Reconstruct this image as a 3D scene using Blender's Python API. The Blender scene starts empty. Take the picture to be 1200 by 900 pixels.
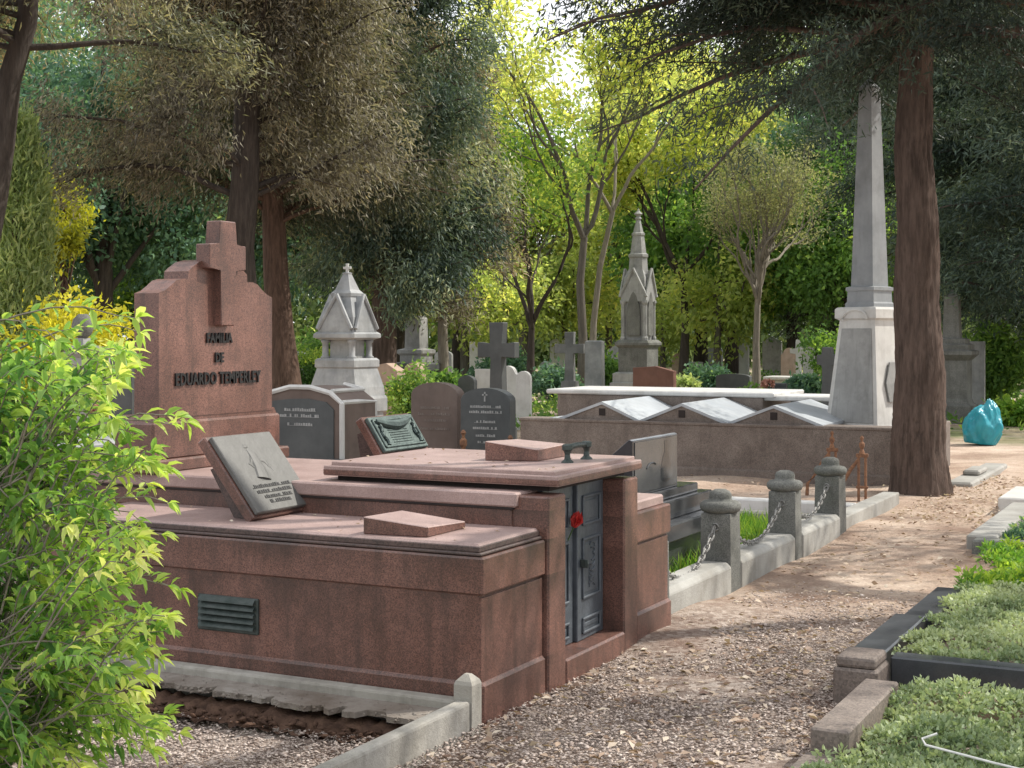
import bpy, bmesh, math, random
import numpy as np
from mathutils import Vector, Matrix, Euler

# ------------------------------------------------------------------ frame
# The graves stand on one grid: +Y runs along the gravel path (away), +X across it (to the right).
TH = 0.467
CAM = (2.8136, -5.2909, 1.6)
FPX, HOR = 1700.0, 394.0
ST, CT = math.sin(TH), math.cos(TH)
def at(px, Y):
    r = (px - 600) / FPX * Y
    return (CAM[0] + r * CT - Y * ST, CAM[1] + r * ST + Y * CT)
def zat(py, Y): return 1.6 - (py - HOR) / FPX * Y
scene = bpy.context.scene
C = scene.collection
R = math.radians

# ------------------------------------------------------------------ node helpers
def new_mat(name):
    m = bpy.data.materials.new(name); m.use_nodes = True
    nt = m.node_tree
    for n in list(nt.nodes): nt.nodes.remove(n)
    out = nt.nodes.new('ShaderNodeOutputMaterial')
    return m, nt, out
def nd(nt, typ, **kw):
    n = nt.nodes.new(typ)
    for k, v in kw.items():
        if k in n.inputs.keys(): n.inputs[k].default_value = v
        else: setattr(n, k, v)
    return n
def lk(nt, a, b): nt.links.new(a, b)
def ramp(nt, fac, stops):
    r = nt.nodes.new('ShaderNodeValToRGB')
    e = r.color_ramp.elements
    e[0].position, e[0].color = stops[0][0], (*stops[0][1], 1)
    e[1].position, e[1].color = stops[-1][0], (*stops[-1][1], 1)
    for p, c in stops[1:-1]:
        x = e.new(p); x.color = (*c, 1)
    lk(nt, fac, r.inputs[0]); return r.outputs[0]
def mixc(nt, fac, a, b, mode='MIX'):
    m = nt.nodes.new('ShaderNodeMix'); m.data_type = 'RGBA'; m.blend_type = mode
    for s, v in ((m.inputs[0], fac), (m.inputs[6], a), (m.inputs[7], b)):
        if hasattr(v, 'is_output'): lk(nt, v, s)
        elif isinstance(v, tuple): s.default_value = (*v, 1)
        else: s.default_value = v
    return m.outputs[2]
def noise(nt, co, scale, detail=4, rough=.6, stretch=None):
    if stretch:
        mp = nd(nt, 'ShaderNodeMapping'); mp.inputs['Scale'].default_value = stretch
        lk(nt, co, mp.inputs[0]); co = mp.outputs[0]
    n = nd(nt, 'ShaderNodeTexNoise', Scale=scale, Detail=detail, Roughness=rough)
    lk(nt, co, n.inputs['Vector']); return n.outputs['Fac']
def coords(nt, world=True):
    if world: return nd(nt, 'ShaderNodeNewGeometry').outputs['Position']
    return nd(nt, 'ShaderNodeTexCoord').outputs['Object']

def stone(name, c1, c2, grain=None, gscale=160, rough=.55, dirt=(.05, .045, .04), dirt_amt=.5, bump=.15, spec=.4, big=2.2, streak=0.5, soil=()):
    """weathered stone: two tones, mineral grain, blotchy soiling and vertical rain streaks"""
    m, nt, out = new_mat(name)
    co = coords(nt)
    base = ramp(nt, noise(nt, co, big, 6, .65), [(.35, c1), (.65, c2)])
    if grain:
        v = nd(nt, 'ShaderNodeTexVoronoi', Scale=gscale); lk(nt, co, v.inputs['Vector'])
        g = ramp(nt, v.outputs['Color'], [(.1, grain[0]), (.5, (.5, .5, .5)), (.9, grain[1])])
        base = mixc(nt, .75, base, g, 'OVERLAY')
    d = ramp(nt, noise(nt, co, 3.1, 8, .7), [(.48, (0, 0, 0)), (.75, (1, 1, 1))])
    s = ramp(nt, noise(nt, co, 5.0, 5, .6, (3.0, 3.0, .35)), [(.5, (0, 0, 0)), (.72, (1, 1, 1))])
    mx = nd(nt, 'ShaderNodeMath', operation='MULTIPLY'); lk(nt, d, mx.inputs[0]); mx.inputs[1].default_value = dirt_amt
    base = mixc(nt, mx.outputs[0], base, dirt)
    my = nd(nt, 'ShaderNodeMath', operation='MULTIPLY'); lk(nt, s, my.inputs[0]); my.inputs[1].default_value = dirt_amt * streak
    base = mixc(nt, my.outputs[0], base, dirt)
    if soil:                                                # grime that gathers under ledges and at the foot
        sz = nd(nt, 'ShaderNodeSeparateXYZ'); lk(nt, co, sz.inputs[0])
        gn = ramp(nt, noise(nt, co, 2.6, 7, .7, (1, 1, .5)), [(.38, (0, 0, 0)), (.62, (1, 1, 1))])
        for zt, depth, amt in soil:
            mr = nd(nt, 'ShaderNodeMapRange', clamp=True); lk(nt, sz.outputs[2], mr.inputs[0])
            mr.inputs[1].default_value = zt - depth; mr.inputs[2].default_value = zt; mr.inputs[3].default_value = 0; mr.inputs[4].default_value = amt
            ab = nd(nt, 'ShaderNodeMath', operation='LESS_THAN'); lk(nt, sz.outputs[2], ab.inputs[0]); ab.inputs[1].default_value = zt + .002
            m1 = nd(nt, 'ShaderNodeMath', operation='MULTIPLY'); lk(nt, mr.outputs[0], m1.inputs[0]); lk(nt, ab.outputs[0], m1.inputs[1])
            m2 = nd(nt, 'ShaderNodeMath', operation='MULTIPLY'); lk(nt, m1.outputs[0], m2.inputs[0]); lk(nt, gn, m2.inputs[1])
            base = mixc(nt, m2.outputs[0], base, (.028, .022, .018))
    p = nd(nt, 'ShaderNodeBsdfPrincipled'); p.inputs['Specular IOR Level'].default_value = spec
    lk(nt, base, p.inputs['Base Color'])
    rr = nd(nt, 'ShaderNodeMapRange'); lk(nt, noise(nt, co, 9, 5), rr.inputs[0])
    rr.inputs[3].default_value = rough - .12; rr.inputs[4].default_value = rough + .15
    lk(nt, rr.outputs[0], p.inputs['Roughness'])
    b = nd(nt, 'ShaderNodeBump', Strength=bump, Distance=.01)
    lk(nt, noise(nt, co, 70, 6, .7), b.inputs['Height']); lk(nt, b.outputs[0], p.inputs['Normal'])
    lk(nt, p.outputs[0], out.inputs[0]); return m

def simple(name, c, rough=.5, metal=0., var=.3, scale=12, bump=.1, c2=None, spec=.5):
    m, nt, out = new_mat(name); co = coords(nt)
    c2 = c2 or tuple(x * (1 - var) for x in c)
    p = nd(nt, 'ShaderNodeBsdfPrincipled', Roughness=rough, Metallic=metal)
    p.inputs['Specular IOR Level'].default_value = spec
    lk(nt, ramp(nt, noise(nt, co, scale, 6, .7), [(.35, c2), (.65, c)]), p.inputs['Base Color'])
    b = nd(nt, 'ShaderNodeBump', Strength=bump, Distance=.01)
    lk(nt, noise(nt, co, scale * 4, 5), b.inputs['Height']); lk(nt, b.outputs[0], p.inputs['Normal'])
    lk(nt, p.outputs[0], out.inputs[0]); return m

def bark(name, c1, c2, scale=7, bump=.8):
    m, nt, out = new_mat(name); co = coords(nt, False)
    n = noise(nt, co, scale * 1.6, 8, .72, (1.6, 1.6, .2))
    n2 = noise(nt, co, scale * .3, 4)
    base = ramp(nt, n, [(.40, c1), (.60, c2)])
    base = mixc(nt, n2, base, tuple(x * .55 for x in c2), 'MIX')
    p = nd(nt, 'ShaderNodeBsdfPrincipled', Roughness=.9); p.inputs['Specular IOR Level'].default_value = .2
    lk(nt, base, p.inputs['Base Color'])
    b = nd(nt, 'ShaderNodeBump', Strength=bump, Distance=.05); lk(nt, n, b.inputs['Height']); lk(nt, b.outputs[0], p.inputs['Normal'])
    lk(nt, p.outputs[0], out.inputs[0]); return m

def leafmat(name, stops, trans=.4, rough=.55, boost=1.5):
    """leaf colour follows a per-leaf 'tint' value; light passes through the blade"""
    m, nt, out = new_mat(name)
    a = nd(nt, 'ShaderNodeAttribute', attribute_name='tint')
    col = ramp(nt, a.outputs['Fac'], stops)
    p = nd(nt, 'ShaderNodeBsdfPrincipled', Roughness=rough); p.inputs['Specular IOR Level'].default_value = .3
    lk(nt, col, p.inputs['Base Color'])
    t = nd(nt, 'ShaderNodeBsdfTranslucent')
    lk(nt, mixc(nt, 1.0, col, (boost, boost * 1.02, boost * .6), 'MULTIPLY'), t.inputs[0])
    mx = nd(nt, 'ShaderNodeMixShader'); mx.inputs[0].default_value = trans
    lk(nt, p.outputs[0], mx.inputs[1]); lk(nt, t.outputs[0], mx.inputs[2]); lk(nt, mx.outputs[0], out.inputs[0])
    return m

M = {}
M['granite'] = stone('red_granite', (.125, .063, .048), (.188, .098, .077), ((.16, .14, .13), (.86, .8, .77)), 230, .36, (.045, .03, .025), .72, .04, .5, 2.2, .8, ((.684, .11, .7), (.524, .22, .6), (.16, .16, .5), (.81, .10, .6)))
M['granite_top'] = stone('skylit_granite', (.29, .205, .185), (.38, .28, .258), ((.36, .34, .33), (.66, .63, .61)), 300, .5, (.14, .09, .08), .4, .06, .5)  # tops coloured paler and greyer to hold the sky light on them
M['granite_dark'] = stone('dark_soiled_granite', (.075, .055, .05), (.12, .08, .07), ((.2, .2, .2), (.7, .65, .62)), 150, .5, (.03, .026, .024), .5, .08, .4)
M['groove'] = simple('joint_shadow', (.03, .022, .02), .9)
M['door'] = simple('grey_painted_iron', (.105, .12, .137), .45, .2, .35, 9, .25, (.065, .076, .088))
M['bronze'] = simple('dark_bronze', (.075, .09, .085), .5, .5, .4, 14, .3, (.035, .05, .045))
M['bronze_green'] = simple('green_patina_bronze', (.10, .135, .125), .5, .45, .4, 16, .35, (.045, .065, .062))
M['bronze_grey'] = simple('grey_weathered_bronze', (.13, .128, .12), .6, .2, .2, 8, .3)
M['letter'] = simple('blackened_metal_letters', (.03, .03, .03), .5, .4)
M['concrete'] = stone('weathered_concrete', (.30, .28, .24), (.42, .40, .36), None, 100, .85, (.10, .09, .075), .6, .5, .2)
M['concrete_light'] = stone('pale_cement_kerb', (.29, .28, .255), (.41, .40, .37), None, 100, .85, (.2, .18, .15), .5, .5, .2)
M['greystone'] = stone('dark_grey_stone', (.125, .125, .115), (.19, .19, .175), ((.25, .25, .25), (.75, .75, .72)), 190, .8, (.05, .052, .042), .6, .4, .3)
M['vault'] = stone('brown_grey_masonry', (.155, .125, .108), (.22, .185, .16), ((.3, .3, .3), (.68, .66, .64)), 120, .7, (.07, .055, .045), .6, .3, .3)
M['zinc'] = stone('pale_metal_roof', (.33, .36, .39), (.44, .465, .485), None, 100, .4, (.26, .26, .25), .45, .1, .5)
M['marble'] = stone('white_marble', (.47, .47, .45), (.62, .61, .59), None, 100, .6, (.3, .28, .25), .5, .15, .4)
M['marble_grey'] = stone('grey_marble', (.21, .22, .225), (.36, .365, .36), None, 100, .6, (.15, .15, .14), .6, .2, .4)
M['limestone'] = stone('grey_limestone', (.27, .27, .26), (.37, .37, .355), None, 100, .75, (.1, .1, .095), .6, .3, .3)
M['limestone_light'] = stone('pale_limestone', (.5, .49, .46), (.62, .61, .58), None, 100, .75, (.3, .28, .26), .45, .25, .3)
M['apron'] = stone('earthy_cement', (.20, .165, .135), (.33, .30, .265), None, 100, .9, (.11, .08, .06), .8, .8, .2)
M['limestone_cool'] = stone('cool_grey_stone', (.23, .245, .255), (.31, .325, .335), None, 100, .7, (.13, .135, .13), .5, .15, .3)
M['limestone_dark'] = stone('sooty_limestone', (.17, .175, .175), (.25, .25, .245), None, 100, .75, (.08, .08, .075), .6, .3, .3)
M['slate'] = stone('dark_slate', (.05, .055, .055), (.085, .09, .088), None, 100, .5, (.03, .03, .03), .3, .1, .4)
M['blackstone'] = stone('polished_black_granite', (.03, .032, .036), (.045, .048, .052), ((.45, .45, .45), (.58, .58, .6)), 220, .12, (.05, .05, .05), .2, .01, .6)
M['greyface'] = stone('satin_black_granite', (.045, .047, .05), (.07, .072, .075), None, 200, .14, (.05, .05, .05), .2, .01, .7, .8)
M['blackkerb'] = stone('black_granite_kerb', (.035, .04, .045), (.06, .066, .072), ((.4, .4, .4), (.62, .62, .64)), 220, .3, (.08, .085, .08), .3, .03, .5)
M['brownstone'] = stone('brown_headstone', (.12, .088, .072), (.165, .125, .105), None, 100, .7, (.06, .05, .045), .5, .15, .3)
M['sandstone'] = stone('pink_sandstone', (.38, .27, .2), (.48, .36, .28), None, 100, .8, (.2, .15, .12), .5, .3, .2)
M['redhead'] = stone('red_brown_headstone', (.19, .09, .065), (.25, .125, .095), None, 100, .6, (.1, .06, .05), .4, .1, .3)
M['rust'] = simple('rusty_iron', (.33, .165, .085), .85, .2, .5, 30, .5, (.14, .07, .045))
M['chain'] = simple('weathered_chain', (.34, .33, .31), .6, .5, .4, 60, .2)
M['white'] = simple('white_paint', (.72, .71, .68), .6, 0, .2, 20)
M['teal'] = simple('teal_plastic', (.02, .30, .36), .35, 0, .25, 5, .2, (.015, .22, .28))
M['red'] = simple('red_petal', (.55, .03, .025), .6, 0, .4, 30)
M['pink'] = simple('pink_petal', (.6, .3, .22), .7, 0, .4, 30)
M['stem'] = simple('green_stem', (.06, .12, .03), .6)
M['bark'] = bark('brown_bark', (.045, .03, .023), (.19, .12, .088))
M['bark_dark'] = bark('dark_bark', (.035, .029, .025), (.10, .082, .07))
M['bark_red'] = bark('red_brown_bark', (.045, .033, .027), (.185, .131, .106))
M['bark_pale'] = bark('pale_bark', (.17, .15, .12), (.36, .32, .26), 9, .4)
M['bark_grey'] = bark('grey_bark', (.085, .075, .062), (.19, .17, .14), 9, .4)
M['soil'] = simple('bare_soil', (.125, .075, .052), .95, 0, .5, 12, .8, (.05, .03, .022), .1)

# leaves: stops run from shaded / old to young / sunny tone
M['lf_bush'] = leafmat('young_lance_leaf', [(0, (0.050, 0.125, 0.044)), (.3, (0.108, 0.240, 0.067)), (.6, (0.263, 0.435, 0.101)), (.85, (0.493, 0.619, 0.142)), (1, (0.700, 0.723, 0.268))], .48, .42, 1.5)
M['lf_cypress'] = leafmat('cypress_spray', [(0, (0.044, 0.056, 0.037)), (.35, (0.112, 0.122, 0.081)), (.62, (0.237, 0.231, 0.138)), (.85, (0.450, 0.413, 0.225)), (1, (0.550, 0.388, 0.213))], .25)
M['lf_brown'] = leafmat('browning_cypress_spray', [(0, (.055, .048, .037)), (.35, (.145, .128, .097)), (.6, (.26, .235, .17)), (.86, (.46, .43, .30)), (1, (.50, .36, .23))], .25)
M['lf_blue'] = leafmat('blue_green_cypress', [(0, (0.036, 0.060, 0.048)), (.4, (0.102, 0.150, 0.114)), (.75, (0.216, 0.270, 0.180)), (1, (0.432, 0.432, 0.240))], .25)
M['lf_dark'] = leafmat('dark_conifer_spray', [(0, (.022, .034, .027)), (.5, (.055, .078, .056)), (.85, (.12, .145, .09)), (1, (.32, .3, .15))], .22)
M['lf_yellow'] = leafmat('yellow_green_leaf', [(0, (0.169, 0.238, 0.098)), (.45, (0.331, 0.400, 0.138)), (.8, (0.549, 0.560, 0.178)), (1, (0.710, 0.652, 0.224))], .62, .5, 1.6)
M['lf_green'] = leafmat('mid_green_leaf', [(0, (0.059, 0.121, 0.042)), (.5, (0.130, 0.247, 0.064)), (.85, (0.310, 0.453, 0.091)), (1, (0.578, 0.650, 0.118))], .45)
M['lf_deep'] = leafmat('deep_green_leaf', [(0, (0.046, 0.096, 0.069)), (.5, (0.089, 0.177, 0.118)), (.85, (0.184, 0.307, 0.159)), (1, (0.467, 0.577, 0.199))], .35)
M['lf_gold'] = leafmat('golden_shrub_leaf', [(0, (.20, .22, .03)), (.5, (.48, .46, .04)), (1, (.72, .62, .05))], .5, .5, 1.5)
M['lf_twig'] = leafmat('sparse_olive_leaf', [(0, (0.135, 0.149, 0.083)), (.6, (0.299, 0.314, 0.164)), (1, (0.538, 0.508, 0.239))], .4)
M['lf_juniper'] = leafmat('juniper_spray', [(0, (0.138, 0.196, 0.092)), (.5, (0.299, 0.380, 0.172)), (1, (0.552, 0.598, 0.276))], .5)
M['lf_far'] = leafmat('hazy_far_leaf', [(0, (0.118, 0.174, 0.097)), (.5, (0.258, 0.342, 0.174)), (1, (0.608, 0.664, 0.300))], .5, .6, 1.5)  # paler than nearer leaves, distance haze put into the colour
M['lf_sedum'] = leafmat('grey_green_groundcover', [(0, (.11, .165, .085)), (.5, (.27, .345, .185)), (1, (.50, .56, .33))], .3, .5, 1.2)
M['lf_grass'] = leafmat('lush_grass', [(0, (0.056, 0.140, 0.028)), (.5, (0.154, 0.308, 0.049)), (1, (0.462, 0.588, 0.084))], .45)
M['lf_litter'] = leafmat('dry_leaf_litter', [(0, (.16, .10, .075)), (.4, (.32, .22, .16)), (.7, (.48, .38, .29)), (1, (.62, .54, .44))], .15)
M['pebble'] = leafmat('gravel_chips', [(0, (.25, .195, .165)), (.4, (.40, .325, .28)), (.75, (.53, .445, .39)), (1, (.66, .575, .51))], .0, .85)

# ------------------------------------------------------------------ object helpers
def obj(name, bm, mat, parent=None, smooth=False):
    me = bpy.data.meshes.new(name)
    if isinstance(bm, bmesh.types.BMesh):
        bmesh.ops.recalc_face_normals(bm, faces=bm.faces[:]); bm.to_mesh(me); bm.free()
    else: me = bm
    mats = mat if isinstance(mat, (list, tuple)) else [mat]
    for m in mats: me.materials.append(m)
    if smooth:
        me.polygons.foreach_set('use_smooth', [True] * len(me.polygons))
    o = bpy.data.objects.new(name, me); C.objects.link(o)
    if parent: o.parent = parent
    return o
def tag(o, label, cat, group=None):
    o['label'] = label; o['category'] = cat; o['kind'] = 'thing'
    if group: o['group'] = group
    return o
def thing(name, label, cat, loc=(0, 0, 0), rz=0., group=None, scale=1.):
    o = bpy.data.objects.new(name, None); C.objects.link(o)
    o.empty_display_size = .2
    o.location = loc if len(loc) == 3 else (*loc, 0); o.rotation_euler = (0, 0, rz); o.scale = (scale,) * 3
    return tag(o, label, cat, group)
def kids(o): return [c for c in bpy.data.objects if c.parent == o]
def dup(root, label, loc, rz=0., scale=1., group=None):
    r = root.copy(); C.objects.link(r)
    r.location = loc if len(loc) == 3 else (*loc, 0); r.rotation_euler = (0, 0, rz); r.scale = (scale,) * 3
    r['label'] = label
    if group: r['group'] = group
    for ch in kids(root):
        c = ch.copy(); C.objects.link(c); c.parent = r
        for g in kids(ch):
            d = g.copy(); C.objects.link(d); d.parent = c
    return r
def kind(o, k): o['kind'] = k; return o

def _bev(bm, verts, b, seg=1):
    if b <= 0: return
    es = set()
    for v in verts:
        for e in v.link_edges: es.add(e)
    bmesh.ops.bevel(bm, geom=list(es), offset=b, offset_type='OFFSET', segments=seg, affect='EDGES', profile=.5)
def bx(bm, x0, x1, y0, y1, z0, z1, b=.006, seg=1):
    if x0 > x1: x0, x1 = x1, x0
    if y0 > y1: y0, y1 = y1, y0
    r = bmesh.ops.create_cube(bm, size=1)
    vs = r['verts']
    for v in vs:
        v.co = Vector(((x0 + x1) / 2 + v.co.x * (x1 - x0), (y0 + y1) / 2 + v.co.y * (y1 - y0), (z0 + z1) / 2 + v.co.z * (z1 - z0)))
    b = min(b, abs(x1 - x0) * .3, abs(y1 - y0) * .3, abs(z1 - z0) * .3)
    _bev(bm, vs, b, seg)
def poly_extrude(bm, a, bpts, b=.0):
    """two matching rings of points -> closed prism"""
    va = [bm.verts.new(p) for p in a]; vb = [bm.verts.new(p) for p in bpts]
    n = len(a)
    bm.faces.new(va); bm.faces.new(list(reversed(vb)))
    for i in range(n):
        j = (i + 1) % n
        bm.faces.new((va[i], vb[i], vb[j], va[j]))
    if b > 0: _bev(bm, va + vb, b)
def prism(bm, pts, y0, y1, b=.0):
    poly_extrude(bm, [(x, y0, z) for x, z in pts], [(x, y1, z) for x, z in pts], b)
def prismx(bm, pts, x0, x1, b=.0):
    poly_extrude(bm, [(x0, y, z) for y, z in pts], [(x1, y, z) for y, z in pts], b)
def prismz(bm, pts, z0, z1, b=.0):
    poly_extrude(bm, [(x, y, z0) for x, y in pts], [(x, y, z1) for x, y in pts], b)
def lathe(bm, prof, n=16, c=(0, 0), rot=0.):
    """prof: (radius, z) from bottom to top; n=4 with rot=pi/4 gives square tapering blocks"""
    k = 1 / math.cos(math.pi / n) if n <= 8 else 1
    rings = []
    for r, z in prof:
        rings.append([bm.verts.new((c[0] + k * r * math.cos(rot + 2 * math.pi * i / n), c[1] + k * r * math.sin(rot + 2 * math.pi * i / n), z)) for i in range(n)])
    for a, b in zip(rings, rings[1:]):
        for i in range(n):
            j = (i + 1) % n; bm.faces.new((a[i], a[j], b[j], b[i]))
    bm.faces.new(list(reversed(rings[0]))); bm.faces.new(rings[-1])
def sq(bm, prof, c=(0, 0), rot=0.): lathe(bm, prof, 4, c, math.pi / 4 + rot)
def tube(bm, pts, rad, n=8):
    pts = [Vector(p) for p in pts]
    if not hasattr(rad, '__len__'): rad = [rad] * len(pts)
    rings = []
    for i, p in enumerate(pts):
        d = (pts[min(i + 1, len(pts) - 1)] - pts[max(i - 1, 0)]).normalized()
        ref = Vector((0, 0, 1)) if abs(d.z) < .9 else Vector((1, 0, 0))
        a = d.cross(ref).normalized(); b = d.cross(a)
        rings.append([bm.verts.new(p + rad[i] * (a * math.cos(2 * math.pi * k / n) + b * math.sin(2 * math.pi * k / n))) for k in range(n)])
    for r0, r1 in zip(rings, rings[1:]):
        for k in range(n):
            j = (k + 1) % n; bm.faces.new((r0[k], r0[j], r1[j], r1[k]))
    bm.faces.new(rings[0]); bm.faces.new(rings[-1])
def BM(): return bmesh.new()
def text_mesh(name, s, size, mat, parent, loc, rot, depth=.006, sx=1., spacing=1., bold=.0):
    cu = bpy.data.curves.new(name, 'FONT'); cu.body = s; cu.size = size; cu.extrude = depth
    cu.align_x = 'CENTER'; cu.align_y = 'CENTER'; cu.space_character = spacing; cu.offset = bold
    cu.resolution_u = 3
    t = bpy.data.objects.new(name, cu); C.objects.link(t)
    dg = bpy.context.evaluated_depsgraph_get(); dg.update()
    me = bpy.data.meshes.new_from_object(t.evaluated_get(dg))
    bpy.data.objects.remove(t); bpy.data.curves.remove(cu)
    me.transform(Matrix.LocRotScale(Vector(loc), Euler(rot), Vector((sx, 1, 1))))
    me.materials.clear(); me.name = name; me.materials.append(mat)
    o = bpy.data.objects.new(name, me); C.objects.link(o); o.parent = parent
    return o

# ------------------------------------------------------------------ numpy mesh helpers
def np_mesh(name, V, F, tint=None, mat=None, parent=None, smooth=False):
    """V (n,3), F (m,k) all faces with the same number of corners"""
    V = np.asarray(V, dtype=np.float32); F = np.asarray(F, dtype=np.int32)
    me = bpy.data.meshes.new(name)
    k = F.shape[1]
    me.vertices.add(len(V)); me.vertices.foreach_set('co', V.ravel())
    me.loops.add(F.size); me.loops.foreach_set('vertex_index', F.ravel())
    me.polygons.add(len(F)); me.polygons.foreach_set('loop_start', np.arange(0, F.size, k, dtype=np.int32))
    me.polygons.foreach_set('loop_total', np.full(len(F), k, dtype=np.int32))
    if smooth: me.polygons.foreach_set('use_smooth', np.ones(len(F), dtype=bool))
    if tint is not None:
        a = me.attributes.new('tint', 'FLOAT', 'POINT'); a.data.foreach_set('value', np.asarray(tint, dtype=np.float32))
    me.update(calc_edges=True)
    if mat: me.materials.append(mat)
    o = bpy.data.objects.new(name, me); C.objects.link(o)
    if parent: o.parent = parent
    return o
def nrm(a): return a / np.maximum(np.linalg.norm(a, axis=-1, keepdims=True), 1e-9)
def leaves(rng, P, A, L, W, tint, up=.3):
    """one pointed blade per row: base point P, direction A, length L, width W"""
    n = len(P); A = nrm(A)
    N = rng.normal(size=(n, 3)); N[:, 2] += up
    B = nrm(np.cross(A, N)); Cn = np.cross(B, A)
    L = np.broadcast_to(L, n)[:, None]; W = np.broadcast_to(W, n)[:, None]
    mid = P + A * L * .45 + Cn * L * .08
    V = np.stack([P, mid + B * W * .5, P + A * L - np.array([0, 0, 1.]) * L * .06, mid - B * W * .5], axis=1).reshape(-1, 3)
    F = np.arange(4 * n).reshape(n, 4)
    return V, F, np.repeat(np.clip(tint, 0, 1), 4)
def merge(parts):
    Vs, Fs, Ts, o = [], [], [], 0
    for V, F, T in parts:
        Vs.append(V); Fs.append(F + o); Ts.append(T); o += len(V)
    return np.concatenate(Vs), np.concatenate(Fs), np.concatenate(Ts)
def np_tubes(paths, n=7):
    """paths: list of (points (m,3), radii (m)) -> V, F"""
    Vs, Fs, o = [], [], 0
    an = np.arange(n) * 2 * math.pi / n; ca, sa = np.cos(an), np.sin(an)
    for P, r in paths:
        P = np.asarray(P, float); r = np.asarray(r, float); m = len(P)
        D = nrm(np.gradient(P, axis=0))
        ref = np.where(np.abs(D[:, 2:3]) < .9, np.array([[0, 0, 1.]]), np.array([[1., 0, 0]]))
        a = nrm(np.cross(D, ref)); b = np.cross(D, a)
        V = P[:, None, :] + r[:, None, None] * (a[:, None, :] * ca[None, :, None] + b[:, None, :] * sa[None, :, None])
        Vs.append(V.reshape(-1, 3))
        i = np.arange(m - 1)[:, None] * n; k = np.arange(n)[None, :]; k2 = (k + 1) % n
        F = np.stack([i + k, i + k2, i + n + k2, i + n + k], axis=-1).reshape(-1, 4) + o
        Fs.append(F); o += m * n
    return np.concatenate(Vs), np.concatenate(Fs)
def trunk_obj(paths, mat, parent, n=9, rng=None, rough=.0):
    V, F = np_tubes(paths, n)
    if rng is not None and rough: V = V + rng.normal(scale=rough, size=V.shape)
    return np_mesh('trunk', V, F, None, mat, parent, True)
def bend(p0, d, L, k, rng, wob=.15, grav=0.):
    """a wandering limb: k+1 points from p0 along d"""
    pts = [np.array(p0, float)]; d = nrm(np.array(d, float)); st = L / k
    for i in range(k):
        d = nrm(d + rng.normal(scale=wob, size=3) + np.array([0, 0, -grav]))
        pts.append(pts[-1] + d * st)
    return np.array(pts)
# ------------------------------------------------------------------ ground
def ground_mat():
    m, nt, out = new_mat('cemetery_ground'); co = coords(nt)
    sx = nd(nt, 'ShaderNodeSeparateXYZ'); lk(nt, co, sx.inputs[0])
    dirt = ramp(nt, noise(nt, co, 1.3, 8, .65), [(.3, (.31, .215, .165)), (.5, (.50, .385, .305)), (.7, (.66, .545, .45))])
    dirt = mixc(nt, .6, dirt, ramp(nt, noise(nt, co, 45, 6, .7), [(.3, (.25, .25, .25)), (.7, (.78, .76, .73))]), 'OVERLAY')
    v = nd(nt, 'ShaderNodeTexVoronoi', Scale=38.); lk(nt, co, v.inputs['Vector'])
    chips = ramp(nt, v.outputs['Color'], [(.2, (.18, .14, .12)), (.5, (.34, .28, .24)), (.85, (.58, .51, .45))])
    # gravel on the near part of the path fades into reddish dirt further on
    gm = nd(nt, 'ShaderNodeMapRange'); lk(nt, sx.outputs[1], gm.inputs[0])
    for i, x in enumerate((3.6, 2.2, 0., .85)): gm.inputs[i + 1].default_value = x
    base = mixc(nt, gm.outputs[0], dirt, chips)
    dk = ramp(nt, noise(nt, co, .8, 6, .7), [(.45, (0, 0, 0)), (.62, (.75, .75, .75))])
    nz = nd(nt, 'ShaderNodeMapRange'); lk(nt, sx.outputs[1], nz.inputs[0])
    for i, x in enumerate((9.5, 7.0, 0., 1.)): nz.inputs[i + 1].default_value = x
    md = nd(nt, 'ShaderNodeMath', operation='MULTIPLY'); lk(nt, dk, md.inputs[0]); lk(nt, nz.outputs[0], md.inputs[1])
    base = mixc(nt, md.outputs[0], base, (.20, .125, .092))  # dark dirt patches, with the shade across the mid path painted in
    # grass tint off the path, deeper in the cemetery
    g = ramp(nt, noise(nt, co, .35, 6, .65), [(.42, (0, 0, 0)), (.6, (1, 1, 1))])
    far = nd(nt, 'ShaderNodeMapRange'); lk(nt, sx.outputs[1], far.inputs[0])
    for i, x in enumerate((14., 19., 0., .85)): far.inputs[i + 1].default_value = x
    mg = nd(nt, 'ShaderNodeMath', operation='MULTIPLY'); lk(nt, g, mg.inputs[0]); lk(nt, far.outputs[0], mg.inputs[1])
    grass = ramp(nt, noise(nt, co, 9, 6, .7), [(.3, (.05, .085, .025)), (.7, (.16, .2, .06))])
    base = mixc(nt, mg.outputs[0], base, grass)
    p = nd(nt, 'ShaderNodeBsdfPrincipled', Roughness=.95); p.inputs['Specular IOR Level'].default_value = .15
    lk(nt, base, p.inputs['Base Color'])
    b = nd(nt, 'ShaderNodeBump', Strength=.9, Distance=.03); lk(nt, noise(nt, co, 30, 8, .75), b.inputs['Height']); lk(nt, b.outputs[0], p.inputs['Normal'])
    lk(nt, p.outputs[0], out.inputs[0]); return m
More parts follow.
